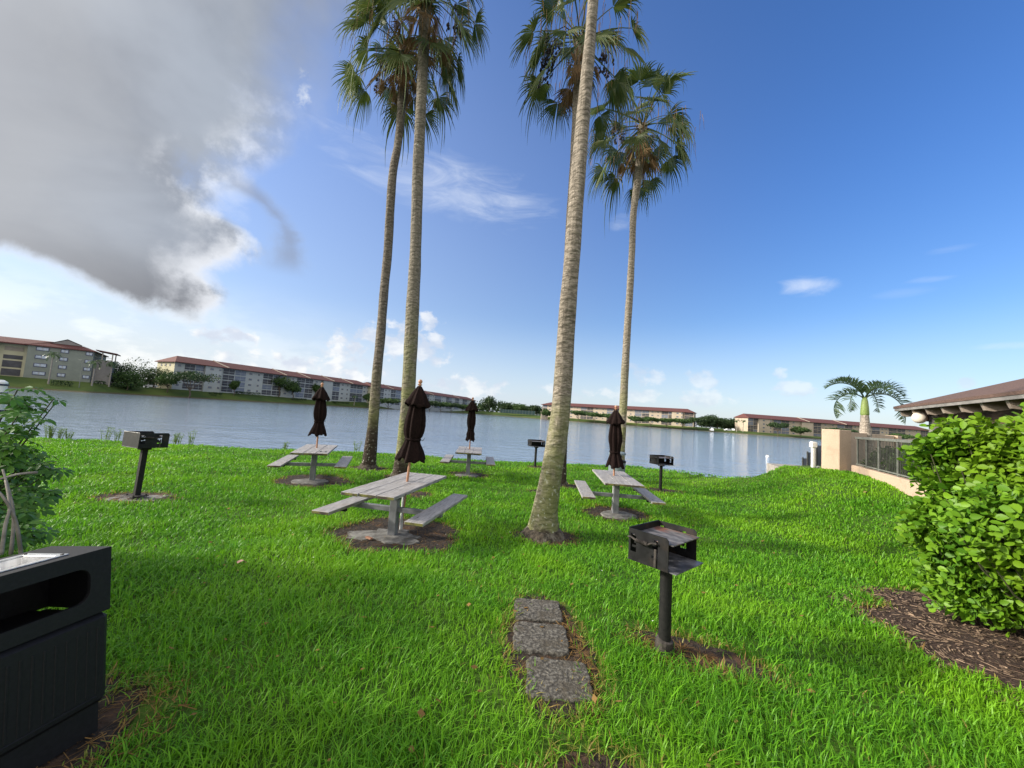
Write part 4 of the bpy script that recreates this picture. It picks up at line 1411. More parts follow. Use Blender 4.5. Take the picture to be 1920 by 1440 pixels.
# pillar and the wall running right from it
pc = atd(1566, 806, 13.35)
root = oriented('wall_pillar', 'tall square peach stucco pillar at the corner of the fence', 'pillar', (pc.x + .12, pc.y + .1, .4), Vector((math.cos(rad(12)), math.sin(rad(12)), 0)))
mb = MB(); mb.box((0, 0, .81), (.52, .62, 1.66), ch=.015); mb.build('shaft', MAT['stucco'], root)
mb = MB(); mb.box((.04, 0, -.2), (.62, .7, .36), ch=.01); mb.build('footing', MAT['stucco'], root)
pa, pb = Vector((11.85, 13.55)), Vector((16.1, 16.2)); dd = (pb - pa)
root = oriented('stucco_wall', 'peach stucco wall running right behind the small palm', 'wall', (pa.x, pa.y, .4), dd.normalized())
mb = MB(); mb.box((dd.length / 2, 0, .8), (dd.length, .2, 1.58), ch=.01); mb.build('wall', MAT['stucco'], root)
mb = MB(); mb.box((dd.length + .1, 0, .8), (.5, .42, 1.62), ch=.012); mb.build('end_pier', MAT['stucco'], root)
# dock slab, panels, pipes
mb = MB(); mb.prism([(10.75, 14.6), (11.1, 14.0), (16, 14.1), (16, 17.2), (11.5, 17.2), (10.9, 15.5)], -1.4, .42)
tag(mb.build('dock', MAT['dock']), 'grey concrete dock slab at the water beside the pillar', 'dock')
root = thing('privacy_screen', 'slate blue stepped privacy panels at the dock, left of the pillar', 'screen', (11.3, 14.6, .42))
for px0, px1, py, dpt in ((1546, 1562, 823, 14.6), (1531, 1545, 835, 15.0), (1514, 1529, 848, 15.5), (1505, 1513, 859, 16.1)):
    a, b = atd(px0, py, dpt), atd(px1, py, dpt)
    mb = MB(); h = a.z - .42
    mb.box(((a.x + b.x) / 2 - 11.3, dpt - 14.6, h / 2), (b.x - a.x, .03, h)); p = mb.build('panel', MAT['panel_blue'], root)
    mb = MB(); mb.box((a.x - 11.3, dpt - 14.6, h / 2 + .02), (.03, .05, h + .04)); mb.build('post', MAT['fence_dark'], root)
a = atd(1541.5, 824, 14.4); mb = MB(); mb.tube([(a.x - 11.3, -.2, 0), (a.x - 11.3, -.2, a.z - .42 + .02)], .022, 8); mb.build('post', MAT['fence_dark'], root, smooth=True)
a = atd(1525, 832, 13.9)
root = thing('dock_post', 'white post with a square box on top, at the dock', 'post', (a.x, a.y, .42))
h = a.z - .42
mb = MB(); mb.box((0, 0, h / 2), (.10, .10, h), ch=.01); mb.build('post', MAT['white'], root)
mb = MB(); mb.box((0, 0, h - .04), (.20, .16, .19), ch=.02); mb.box((.0, 0, h + .065), (.15, .13, .02), ch=.008); mb.build('cap_box', MAT['white'], root)
a = atd(1531, 871, 13.9)
root = thing('bent_pipe', 'short white bent pipe beside the dock post', 'pipe', (a.x, a.y, .42))
mb = MB(); mb.tube([(0, 0, 0), (0, 0, .20), (.015, 0, .245), (.06, 0, .26), (.10, 0, .245), (.115, 0, .20)], .035, 10); mb.build('pipe', MAT['white'], root, smooth='all')
a = atz(1439, 856, WATER_Z + .06)
root = thing('buoy', 'small white buoy floating on the lake', 'buoy', (a.x, a.y, WATER_Z))
mb = MB(); mb.sphere((0, 0, .06), .16, 14, 8); mb.build('float', MAT['white'], root, smooth='all')
mb = MB(); mb.tube([(0, 0, .2), (0, 0, .27), (.04, 0, .29)], .015, 6); mb.build('ring', MAT['iron'], root)


# ------------------------------------------------------------------ feather palms
def frond(mb, o, az, el, L, curl, rr, nl=34, ll=.42, w=.030, vee=.5):
    d = Vector((math.cos(az), math.sin(az), 0))
    pts = []
    n = 14
    p = Vector(o); ang = el
    for i in range(n + 1):
        pts.append(p.copy())
        p = p + (d * math.cos(ang) + Vector((0, 0, 1)) * math.sin(ang)) * (L / n)
        ang -= curl / n * (1.35 - .5 * i / n)
    mb.tube(pts, [.022 * (1 - .8 * i / n) + .003 for i in range(n + 1)], 5)
    side = Vector((-d.y, d.x, 0))
    for k in range(nl):
        t = .13 + .87 * (k + .5) / nl
        f = t * n; i = min(int(f), n - 1)
        b = pts[i].lerp(pts[i + 1], f - i)
        tan = (pts[i + 1] - pts[i]).normalized()
        upn = side.cross(tan).normalized()
        if upn.z < 0 and abs(tan.z) < .9: upn = -upn
        env = math.sin(math.pi * min(1, t * .9 + .12)) ** .6
        for s in (-1, 1):
            l = ll * env * rr.uniform(.85, 1.1)
            dr = (side * s * .72 + tan * .62 + upn * vee * rr.uniform(.4, 1.2)).normalized()
            m_ = b + dr * l * .55; e = b + dr * l * .95 + Vector((0, 0, -.18 * l))
            ww = tan * w * .5
            mb.add([b - ww * .6, b + ww * .6, m_ + ww, e, m_ - ww], [(0, 1, 2, 4), (4, 2, 3)])


def feather_palm(name, label, cat, base, pts, fr, group=None, seed=0, mats=None, shaft=True, **kw):
    rr = random.Random(seed)
    root = thing(name, label, cat, base, 0, group)
    trunk_mesh(pts, .015, seed, 18, 6).build('trunk', mats, root, smooth='all')
    top = Vector(pts[-1][:3])
    if shaft:
        h, r = shaft
        mb = MB(); mb.lathe([(r * .98, -.03), (r * 1.12, .03), (r * 1.0, h * .45), (r * .80, h * .8), (r * .55, h), (r * .3, h * 1.02)], 16, Matrix.Translation(top))
        mb.build('crownshaft', MAT['shaft'], root, smooth='all')
        top = top + Vector((0, 0, h))
    mb = MB()
    for az, el, L, cu in fr:
        frond(mb, top + Vector((math.cos(az) * .03, math.sin(az) * .03, -.03)), az, el, L, cu, rr, **kw)
    mb.build('crown', MAT['feather'], root)
    return root


ZB = atd(1623, 830, 14.5)
bx, by, bz = ZB.x, ZB.y, .55
tz = atd(1621, 778, 14.5).z - bz
feather_palm('small_palm', 'small palm with a swollen ringed trunk and arching feather fronds, behind the fence', 'palm tree', (bx, by, bz),
             [(0, 0, -.2, .22), (0, 0, .1, .215), (.01, 0, tz * .35, .205), (.0, 0, tz * .62, .185), (-.02, 0, tz * .82, .15), (-.03, 0, tz, .12)],
             [(rad(178), rad(66), 1.75, 1.75), (rad(165), rad(38), 1.75, 2.55), (rad(205), rad(50), 1.7, 2.5), (rad(4), rad(60), 1.9, 1.7), (rad(-8), rad(40), 2.15, 2.3), (rad(30), rad(48), 1.8, 2.1), (rad(-95), rad(66), 1.3, 1.9), (rad(110), rad(76), 1.3, 1.2)],
             None, 31, trunk_mat('bottle palm trunk', .5, .05, .3, (.33, .28, .23), (.45, .39, .33), (.32, .27, .22)), (.66, .12), nl=32, ll=.50, w=.042, vee=1.15)


def dense_plant(name, label, cat, loc, ext, n, ll, mat, group=None, seed=0, lance=False, wsc=1.0, stems=6, lobes=None, kind=None):
    """plant as leaves spread through an ellipsoid plus stems; ext = half sizes"""
    r_ = np.random.default_rng(seed + 500)
    root = thing(name, label, cat, loc, 0, group)
    L = lobes or [((0, 0, ext[2]), ext)]
    P = []; 
    for c, e in L:
        k = int(n / len(L))
        d = unit(r_.normal(0, 1, (k, 3))); rr_ = r_.uniform(.35, 1.0, k) ** .45
        lump = 1 + .18 * np.sin(d[:, 0] * 5 + seed) * np.sin(d[:, 2] * 6 + d[:, 1] * 4)
        P.append(np.array(c) + d * rr_[:, None] * np.array(e) * lump[:, None])
    P = np.concatenate(P); P = P[P[:, 2] > .02]
    k = len(P)
    A = unit(P - np.array([0, 0, ext[2] * .3])) + r_.normal(0, .55, (k, 3)); Nn = r_.normal(0, .5, (k, 3)) + np.array([0, 0, 1.0])
    leaf_cloud('leaves', P, A, Nn, r_.uniform(.75, 1.25, k) * ll, np.full(k, wsc), mat, root, lance)
    mb = MB(); r2 = random.Random(seed)
    for i in range(stems):
        t = Vector(P[r2.randrange(k)]); b = Vector((t.x * .3, t.y * .3, -.05))
        mb.tube([b, (b + t) / 2 + Vector((0, 0, .05 * ext[2])), t], [.02 * ext[2] + .004, .013 * ext[2] + .003, .003], 5)
    mb.build('stems', MAT['hedge_twig'], root)
    return root


fn = Vector((-fdir.y, fdir.x)) * 1.0
for i, (s, off, h, l) in enumerate(((.9, .8, .55, 'dark shrub behind the picket fence, nearest to the pillar'), (2.4, .85, .62, 'dark shrub behind the middle of the picket fence'), (4.0, .85, .66, 'dark shrub behind the fence next to the hedge'), (5.6, .85, .66, 'dark shrub behind the fence end hidden by the hedge'))):
    c = FENCE_A + fdir * s + fn * off
    if (c - FENCE_A).cross(fdir) if False else False: pass
    dense_plant('garden_shrub', l, 'shrub', (c.x, c.y, ZP(c.x, c.y)), (.75, .75, h * .85), 2600, .085, MAT['tree_mid'], 'shrubs behind the picket fence', 80 + i, wsc=1.0)

# pavilion with hipped shingle roof
ea, eb = Vector((12.05, 12.0)), Vector((8.85, 6.2))
ed = (eb - ea).normalized(); en = Vector((-ed.y, ed.x))
if en.x < 0: en = -en
root = oriented('pavilion', 'open pavilion with brown shingle roof and exposed rafters, right edge', 'building', (ea.x, ea.y, ZP(ea.x, ea.y)), ed)
zb = ZP(ea.x, ea.y); ez = 2.86 - zb
sgn = 1 if Vector((math.cos(math.atan2(ed.y, ed.x) + math.pi / 2), math.sin(math.atan2(ed.y, ed.x) + math.pi / 2))).dot(en) > 0 else -1
# local: x along the eave toward the camera, y*sgn inward
LX, DY, RZ = 9.5, 7.0, 1.35
S = lambda x, y, z: (x, sgn * y, z)
mb = MB()
ra, rb = (3.4, 3.5), (LX - 3.4, 3.5)
t = .07
top = [S(-.05, -.05, ez), S(LX + .05, -.05, ez), S(LX + .05, DY + .05, ez), S(-.05, DY + .05, ez), S(ra[0], ra[1], ez + RZ), S(rb[0], rb[1], ez + RZ)]
bot = [(v[0], v[1], v[2] - t) for v in top]
fs = [(0, 1, 5, 4), (1, 2, 5), (2, 3, 4, 5), (3, 0, 4)]
mb.add(top + bot, fs + [tuple(i + 6 for i in f[::-1]) for f in fs] + [(0, 6, 7, 1), (1, 7, 8, 2), (2, 8, 9, 3), (3, 9, 6, 0)])
mb.build('roof', MAT['roof_brown'], root)
mb = MB()
mb.box(S(LX / 2, -.02, ez - t - .02), (LX, .03, .11)); mb.box(S(-.02, DY / 2, ez - t - .02), (.03, DY, .11))
mb.build('fascia', MAT['fascia'], root)


def rafter(ax, pos):
    prof = [(.02, ez - t + .0), (1.6, ez - t + .36), (1.6, ez - t + .10), (.22, ez - t - .24), (.10, ez - t - .22)]
    vs = []
    for w_ in (-.05, .05):
        for d_, z_ in prof:
            vs.append(S(pos + w_, d_, z_) if ax == 'x' else S(d_, pos + w_, z_))
    m = MB(); n = len(prof)
    m.add(vs, [tuple(range(n)), tuple(range(n, 2 * n))[::-1]] + [(i, (i + 1) % n, n + (i + 1) % n, n + i) for i in range(n)])
    m.build('rafter', MAT['soffit'], root)


for i in range(11): rafter('x', .15 + i * .85)
for i in range(6): rafter('y', .95 + i * 1.0)
ang = math.atan2(ed.y, ed.x)
iw = Matrix.Translation(root.location) @ Matrix.Rotation(ang, 4, 'Z')
cpt = iw.inverted() @ atd(1756, 790, 10.9)
sy = sgn * cpt.y
mb = MB(); mb.box(S((cpt.x + LX - .4) / 2, (sy + DY - .6) / 2, (ez + .1) / 2), (LX - .4 - cpt.x, DY - .6 - sy, ez + .1)); mb.build('wall', MAT['timber_dark'], root)
mb = MB(); mb.box(S(cpt.x + .02, sy - .02, ez / 2 - .1), (.22, .22, ez + .1)); mb.build('corner_post', MAT['fascia'], root)
a = atd(1724, 783, 11.0)
root2 = thing('globe_lamp', 'round cream globe lamp under the pavilion eave', 'lamp', (a.x, a.y, a.z))
mb = MB(); mb.sphere((0, 0, 0), .165, 20, 12); mb.build('globe', MAT['globe'], root2, smooth='all')
mb = MB(); mb.tube([(.14, -.03, 0), (.34, -.06, 0)], .10, 14); mb.build('lamp_base', MAT['galv'], root2, smooth=True)
mb = MB(); mb.box((.45, -.05, 0), (.30, .16, .22)); mb.build('mount', MAT['timber_dark'], root2)


# ------------------------------------------------------------------ far shore: apartment buildings
def quad_box(mb, x0, x1, y0, y1, z0, z1):
    mb.box(((x0 + x1) / 2, (y0 + y1) / 2, (z0 + z1) / 2), (x1 - x0, y1 - y0, z1 - z0))


def apartment(label, p0, p1, z, bays, depth=14.0, fh=2.75, wall='wall_blue', end='wall_cream', roof_h=3.0, hipl=3.5, hipr=5.0, ribs=(), ends=(), group=None, screens=('screen', 'screen_blue'), wings=()):
    p0, p1 = Vector(p0), Vector(p1)
    d = p1 - p0; L = d.length; H = fh * 4 + .3
    root = thing('apartment_building', label, 'apartment building', (p0.x, p0.y, z), math.atan2(d.y, d.x), group)
    mb = MB()
    b = -4.0
    vs = [(0, 0, b), (L, 0, b), (L, depth, b), (0, depth, b), (0, 0, H), (L, 0, H), (L, depth, H), (0, depth, H)]
    mb.add(vs, [(0, 1, 5, 4), (2, 3, 7, 6), (4, 5, 6, 7)])
    mb.cur = 1; mb.add(vs, [(3, 0, 4, 7), (1, 2, 6, 5)])
    mb.cur = 0
    for f in wings:      # shallow projecting stair blocks
        quad_box(mb, L * f[0], L * f[1], -1.2, .0, b, H - .05)
    mb.build('wall', [MAT[wall], MAT[end]], root)
    ov = .8
    rf = MB()
    e = [(-ov, -ov - (1.2 if wings else 0), H), (L + ov, -ov - (1.2 if wings else 0), H), (L + ov, depth + ov, H), (-ov, depth + ov, H), (hipl, depth / 2, H + roof_h), (L - hipr, depth / 2, H + roof_h)]
    lo = [(v[0], v[1], v[2] - .25) for v in e[:4]]
    rf.add(e + lo, [(0, 1, 5, 4), (1, 2, 5), (2, 3, 4, 5), (3, 0, 4), (0, 6, 7, 1), (1, 7, 8, 2), (2, 8, 9, 3), (3, 9, 6, 0), (9, 8, 7, 6)])
    ro = rf.build('roof', MAT['tile'], root)
    yw = -ov - (1.2 if wings else 0)
    for f in ribs:
        x = L * f; rb = MB()
        a_, b_ = Vector((x + 2.2, yw, H)), Vector((x, depth / 2, H + roof_h))
        for q0, q1 in ((a_, b_),):
            rb.add([q0 + Vector((0, 0, .0)), q0 + Vector((.45, 0, 0)), q1 + Vector((.45, 0, 0)), q1, q0 + Vector((0, 0, .28)), q0 + Vector((.45, 0, .28)), q1 + Vector((.45, 0, .28)), q1 + Vector((0, 0, .28))],
                   [(4, 5, 6, 7), (0, 1, 5, 4), (1, 2, 6, 5), (3, 0, 4, 7)])
        rb.build('roof_rib', MAT['trim'], ro)
    # bays
    tot = sum(w_ for t_, w_ in bays); x = 0
    scr = {}; win = {}
    r_ = random.Random(int(L * 10))
    nwin = nsc = 0
    yo = lambda xc: -1.2 if any(L * f[0] < xc < L * f[1] for f in wings) else 0.0
    for t_, w_ in bays:
        bw = L * w_ / tot
        xc = x + bw / 2; x += bw
        for f in range(4):
            z0 = f * fh
            if t_ in ('b', 'B'):
                for s in ((-.25, .25) if bw > 6.5 else (0,)):
                    ww = round(bw * (.46 if bw > 6.5 else .86), 2)
                    mt = screens[0] if r_.random() < .68 else screens[1]
                    key = (ww, mt)
                    if key not in scr:
                        m1 = MB(); quad_box(m1, -ww / 2, ww / 2, -.06, .0, .25, 2.5); o = m1.build('balcony', MAT[mt], root)
                        m2 = MB(); quad_box(m2, -ww / 2, ww / 2, -.12, -.061, 1.12, 1.24); quad_box(m2, -.05, .05, -.12, -.061, .25, 1.119); quad_box(m2, -.05, .05, -.12, -.061, 1.241, 2.5)
                        quad_box(m2, -ww / 2 - .1, ww / 2 + .1, -.14, .0, 2.5, 2.72); o2 = m2.build('rail', MAT[wall], o); scr[key] = o
                    else:
                        o = copy_tree(scr[key])
                    o.location = (xc + s * bw, yo(xc) - .003, z0); nsc += 1
            else:
                for s, ww in (((-.24, 1.7), (.24, 1.1)) if bw > 5 else ((0, 1.3),)):
                    if nwin > 95: continue
                    key = ww
                    if key not in win:
                        m1 = MB(); quad_box(m1, -ww / 2, ww / 2, -.05, 0, 1.05, 2.1); m1.cur = 1
                        quad_box(m1, -ww / 2 + .12, ww / 2 - .12, -.07, -.051, 1.15, 2.0)
                        o = m1.build('window', [MAT['trim'], MAT['win']], root); win[key] = o
                    else:
                        o = win[key].copy(); COL.objects.link(o)
                    o.location = (xc + s * bw, yo(xc) - .003, z0); nwin += 1
    for side, yy, f in ends:
        m1 = MB(); quad_box(m1, -.05, 0, -.55, .55, 1.0, 2.1)
        o = m1.build('window', MAT['screen'], root); o.location = ((-.003 if side == 'l' else L + .06), yy * depth, f * fh)
    return root


def PP(px, d, hy=None):
    p = atd(px, (709.5 + .0697 * px) if hy is None else hy, d)
    return (p.x, p.y)


def zat(px, py, d):
    return atd(px, py, d).z


BAYS_B = [('w', 3), ('b', 7), ('w', 6), ('b', 9), ('w', 7), ('b', 9), ('w', 7), ('b', 9), ('w', 7), ('b', 9), ('w', 7), ('b', 9), ('w', 5)]
apartment('long pale apartment block with red tile roof and cream end wall, left of the palms', PP(321, 160), PP(690, 258), zat(500, 741, 200), BAYS_B,
          ribs=(.16, .42, .55, .70, .83), ends=(('l', .25, 3), ('l', .5, 3), ('l', .75, 3), ('l', .3, 0), ('l', .65, 0), ('l', .3, 1)), wings=((.10, .16), (.66, .72)), fh=2.72)
apartment('receding apartment block seen between the two left palm trunks', PP(694, 256), PP(890, 425), zat(760, 761, 310), BAYS_B + BAYS_B[1:6],
          ribs=(.12, .45, .75), ends=(), fh=2.75, hipr=7)
apartment('tan apartment block across the lake, behind the thick palm and right umbrella', PP(1016, 351), PP(1300, 286), zat(1180, 792, 312), [('b', 4), ('w', 7), ('b', 9), ('w', 9), ('b', 9), ('w', 9), ('b', 9), ('w', 9), ('b', 9), ('w', 7), ('b', 8), ('w', 5), ('b', 5)],
          wall='wall_tan', end='wall_tan', screens=('screen', 'screen_blue'), hipl=5, hipr=5, wings=((.12, .19), (.88, .94)), roof_h=2.7, fh=2.6)
apartment('tan apartment block with red roof across the lake, left of the small palm', PP(1402, 279), PP(1745, 292), zat(1500, 817.5, 279), [('b', 6), ('w', 8), ('b', 9), ('w', 9), ('b', 9), ('w', 9), ('b', 9), ('w', 6), ('b', 10), ('w', 5), ('b', 10), ('w', 9), ('b', 6)],
          wall='wall_tan', end='wall_tan', hipl=1.5, hipr=4, wings=((.05, .12), (.28, .34)), roof_h=3.0, fh=2.6, ribs=(.3, .5))


def left_building():
    a, b = Vector(PP(42, 126)), Vector(PP(167, 135.5))
    z = zat(100, 711.5, 130)
    d = b - a; L = d.length; fh = 2.72; H = fh * 4 + .1; D = 26
    root = thing('apartment_building', 'grey green apartment building with framed windows, far left across the lake', 'apartment building', (a.x, a.y, z), math.atan2(d.y, d.x))
    mb = MB(); quad_box(mb, 0, L, 0, D, -4, H); mb.build('wall', MAT['wall_green'], root)
    mb = MB(); quad_box(mb, -7.5, -.003, 3.2, D, -4, H - .3); mb.build('side_wing', MAT['wall_cream'], root)
    mb = MB(); quad_box(mb, -34, -7.503, 1.2, D, -4, H - .2); mb.build('far_wing', MAT['wall_green'], root)
    mb = MB(); quad_box(mb, L + .003, L + 4.6, 2.0, 10, -4, fh * 3); mb.build('porch_block', MAT['gable'], root)
    # porch posts on top floor
    for x, y in ((L + 1.9, 2.15), (L + 4.45, 2.15), (L + 4.45, 9.8)):
        m = MB(); quad_box(m, x - .15, x + .15, y - .15, y + .15, fh * 3, H + .1); m.build('porch_post', MAT['trim'], root)
    m = MB(); quad_box(m, L + .1, L + 4.6, 1.9, 2.0, fh * 3 + .9, fh * 3 + 1.0); m.build('porch_rail', MAT['gable'], root)
    # roof: skirt, gable above, side extension
    rf = MB(); ov = .7
    xa, xb = -ov, L + ov
    y0 = -ov
    gx0, gx1, gz = L * .30, L * .80, H + 1.35
    rf.add([(xa, y0, H), (xb, y0, H), (gx1, 2.4, gz), (gx0, 2.4, gz), (xb, D, H), (gx1, D, gz), (xa, D, H), (gx0, D, gz), (xa, y0, H - .3), (xb, y0, H - .3), (xb, D, H - .3), (xa, D, H - .3)],
           [(0, 1, 2, 3), (1, 4, 5, 2), (6, 0, 3, 7), (0, 8, 9, 1), (1, 9, 10, 4), (11, 8, 0, 6), (8, 11, 10, 9)])
    xm = (gx0 + gx1) / 2 - .2
    rf.add([(gx0 - .5, 2.0, gz - .1), (gx1 + .5, 2.0, gz - .1), (xm, 2.0, gz + 1.9), (gx0 - .5, D, gz - .1), (gx1 + .5, D, gz - .1), (xm, D, gz + 1.9)], [(0, 2, 5, 3), (2, 1, 4, 5)])
    rf.add([(L + .2, 1.0, H + .75), (L + 5.6, 1.0, H + .05), (L + 5.6, 11, H + .05), (L + .2, 11, H + .75), (L + .2, 1.0, H + .45), (L + 5.6, 1.0, H - .25), (L + 5.6, 11, H - .25), (L + .2, 11, H + .45)], [(0, 1, 2, 3), (7, 6, 5, 4), (0, 4, 5, 1), (1, 5, 6, 2)])
    rf.add([(-36, -.4, H - .25), (xa - .02, -.4, H - .02), (gx0 - .6, 9, H + 2.3), (-36, 9, H + 1.9), (-36, -.4, H - .6), (xa - .02, -.4, H - .4), (-36, D, H - .1), (gx0 - .6, D, H + .1)], [(0, 1, 2, 3), (0, 4, 5, 1), (3, 2, 7, 6), (0, 3, 6)])
    rf.build('roof', MAT['tile'], root)
    g = MB(); g.add([(gx0 + .1, 2.1, gz), (gx1 - .1, 2.1, gz), (xm, 2.1, gz + 1.6)], [(0, 1, 2)]); g.add([(gx0 + .1, 2.4, gz), (gx1 - .1, 2.4, gz), (xm, 2.4, gz + 1.6)], [(0, 2, 1)])
    g.build('gable', MAT['gable'], root)
    for (fx, ww), offs in (((.215, 2.9), 0), ((.545, 1.9), 0), ((.93, 1.75), 0)):
        for f in range(4):
            m = MB(); quad_box(m, -ww / 2, ww / 2, -.12, 0, 0, 1.25); o = m.build('window', MAT['win_frame'], root)
            o.location = (L * fx, -.003, f * fh + 1.05)
            m = MB(); quad_box(m, -ww / 2 + .2, ww / 2 - .2, -.15, -.121, .2, 1.05); m.build('pane', MAT['pane'], o)
            m = MB(); quad_box(m, -.05, .05, -.18, -.151, .2, 1.05); m.build('mullion', MAT['trim'], o)
    for f, mt in ((0, 'screen'), (1, 'screen'), (2, 'screen'), (3, 'trim')):
        m = MB(); quad_box(m, -5.4, -1.4, 3.06, 3.197, f * fh + .3, f * fh + (2.5 if f < 2 else 1.6)); m.build('balcony_screen', MAT[mt], root)
    for f in (1, 2):
        m = MB(); quad_box(m, -9.5, -8.6, 1.06, 1.197, f * fh + .9, f * fh + 2.0); m.build('window', MAT['screen'], root)


left_building()
a = PP(1021, 338); mb = MB()
root = thing('low_hut', 'small low tan hut at the left end of the tan block', 'hut', (a[0], a[1], far_z(*a)))
quad_box(mb, -2.9, 2.9, 0, 4, -3, 3.1); mb.build('wall', MAT['wall_tan'], root)
mb = MB(); quad_box(mb, -3.2, 3.2, -.3, 4.3, 3.1, 3.35); mb.build('roof', MAT['trim'], root)
mb = MB(); quad_box(mb, -1.6, 1.6, -.05, -.003, 1.0, 2.2); mb.build('window', MAT['screen'], root)
a, b = Vector(PP(938, 398)), Vector(PP(1003, 366)); d = b - a
root = thing('court_fence', 'long dark teal fence by the far shore below the tree line', 'fence', (a.x, a.y, far_z(a.x, a.y)), math.atan2(d.y, d.x))
mb = MB(); quad_box(mb, 0, d.length, 0, .08, -.5, 3.2); mb.build('windscreen', simple('teal windscreen', (.012, .026, .028), (.02, .036, .038), .6, .9, 0, spec=.1), root)
for i in range(13):
    mb = MB(); quad_box(mb, i * d.length / 12 - .06, i * d.length / 12 + .06, -.1, -.003, -.5, 3.4); mb.build('post', MAT['fence_grey'], root)


# ------------------------------------------------------------------ far trees
def lobes_for(style, w, h, rr):
    L = []
    if style == 'flat':
        for i in range(9):
            a = i * 2.4; r = .36 * w * math.sqrt(i / 8)
            L.append(((r * math.cos(a), r * math.sin(a), h * rr.uniform(.74, .88)), (w * .23, w * .23, h * rr.uniform(.12, .18))))
    elif style == 'round':
        for i in range(10):
            a = i * 2.4; r = .30 * w * math.sqrt(i / 9)
            L.append(((r * math.cos(a), r * math.sin(a), h * rr.uniform(.22, .78)), (w * .26, w * .26, h * rr.uniform(.20, .28))))
    else:
        for i in range(7):
            a = i * 2.4; r = .30 * w * math.sqrt(i / 6)
            L.append(((r * math.cos(a), r * math.sin(a), h * rr.uniform(.55, .86)), (w * .24, w * .24, h * rr.uniform(.14, .20))))
    return L


def leaf_quads(P, size, r_):
    n = len(P)
    a = unit(r_.normal(0, 1, (n, 3))); b = unit(np.cross(a, r_.normal(0, 1, (n, 3))))
    s = (size * r_.uniform(.6, 1.3, n))[:, None]
    co = np.stack([P - a * s, P - b * s * .6, P + a * s, P + b * s * .6], 1).reshape(-1, 3)
    return co, (np.arange(n)[:, None] * 4 + np.arange(4)[None])


def far_tree(label, px, d, h, w, style, mat, seed, group, n=2400, size=None):
    rr = random.Random(seed); r_ = np.random.default_rng(seed)
    x, y = PP(px, d); z = float(ground_z(x, y))
    root = thing('tree', label, 'tree', (x, y, z), 0, group)
    w *= 1.12
    L = lobes_for(style, w, h, rr)
    P = []
    for c, e in L:
        k = n // len(L)
        dv = unit(r_.normal(0, 1, (k, 3)))
        P.append(np.array(c) + dv * (r_.uniform(.25, 1.0, k) ** .5)[:, None] * np.array(e) * (1 + .2 * np.sin(dv[:, 0] * 7 + dv[:, 2] * 5))[:, None])
    P = np.concatenate(P)
    co, q = leaf_quads(P, size or max(.30, d * .0017), r_)
    o = np_mesh('crown', co, q, np.zeros((0, 3), int), MAT[mat]); o.parent = root
    mb = MB()
    fork = h * (.32 if style != 'round' else .3)
    mb.tube([(0, 0, -.3), (.05 * h, 0, fork * .5), (0, 0, fork)], [.028 * h, .022 * h, .02 * h], 7)
    for c, e in L[::2]:
        mb.tube([(0, 0, fork * .95), (c[0] * .55, c[1] * .55, (fork + c[2]) * .52), c], [.014 * h, .010 * h, .005 * h], 5)
    mb.build('trunk', MAT['bark'], root, smooth=True)


def far_palm(label, px, d, h, seed, group, fr=12, L=2.4):
    rr = random.Random(seed); x, y = PP(px, d); z = float(ground_z(x, y))
    fronds = [(i * 2.4 + rr.uniform(-.2, .2), rad(rr.uniform(-5, 70)), L * rr.uniform(.85, 1.1), rr.uniform(1.5, 2.3)) for i in range(fr)]
    feather_palm('palm', label, 'palm tree', (x, y, z), [(0, 0, -.3, .26), (.05, 0, h * .3, .20), (.12, 0, h * .7, .17), (.1, 0, h, .15)], fronds, group, seed,
                 MAT['bare_twig'], (.8, .17), nl=16, ll=.75, w=.16, vee=.1)


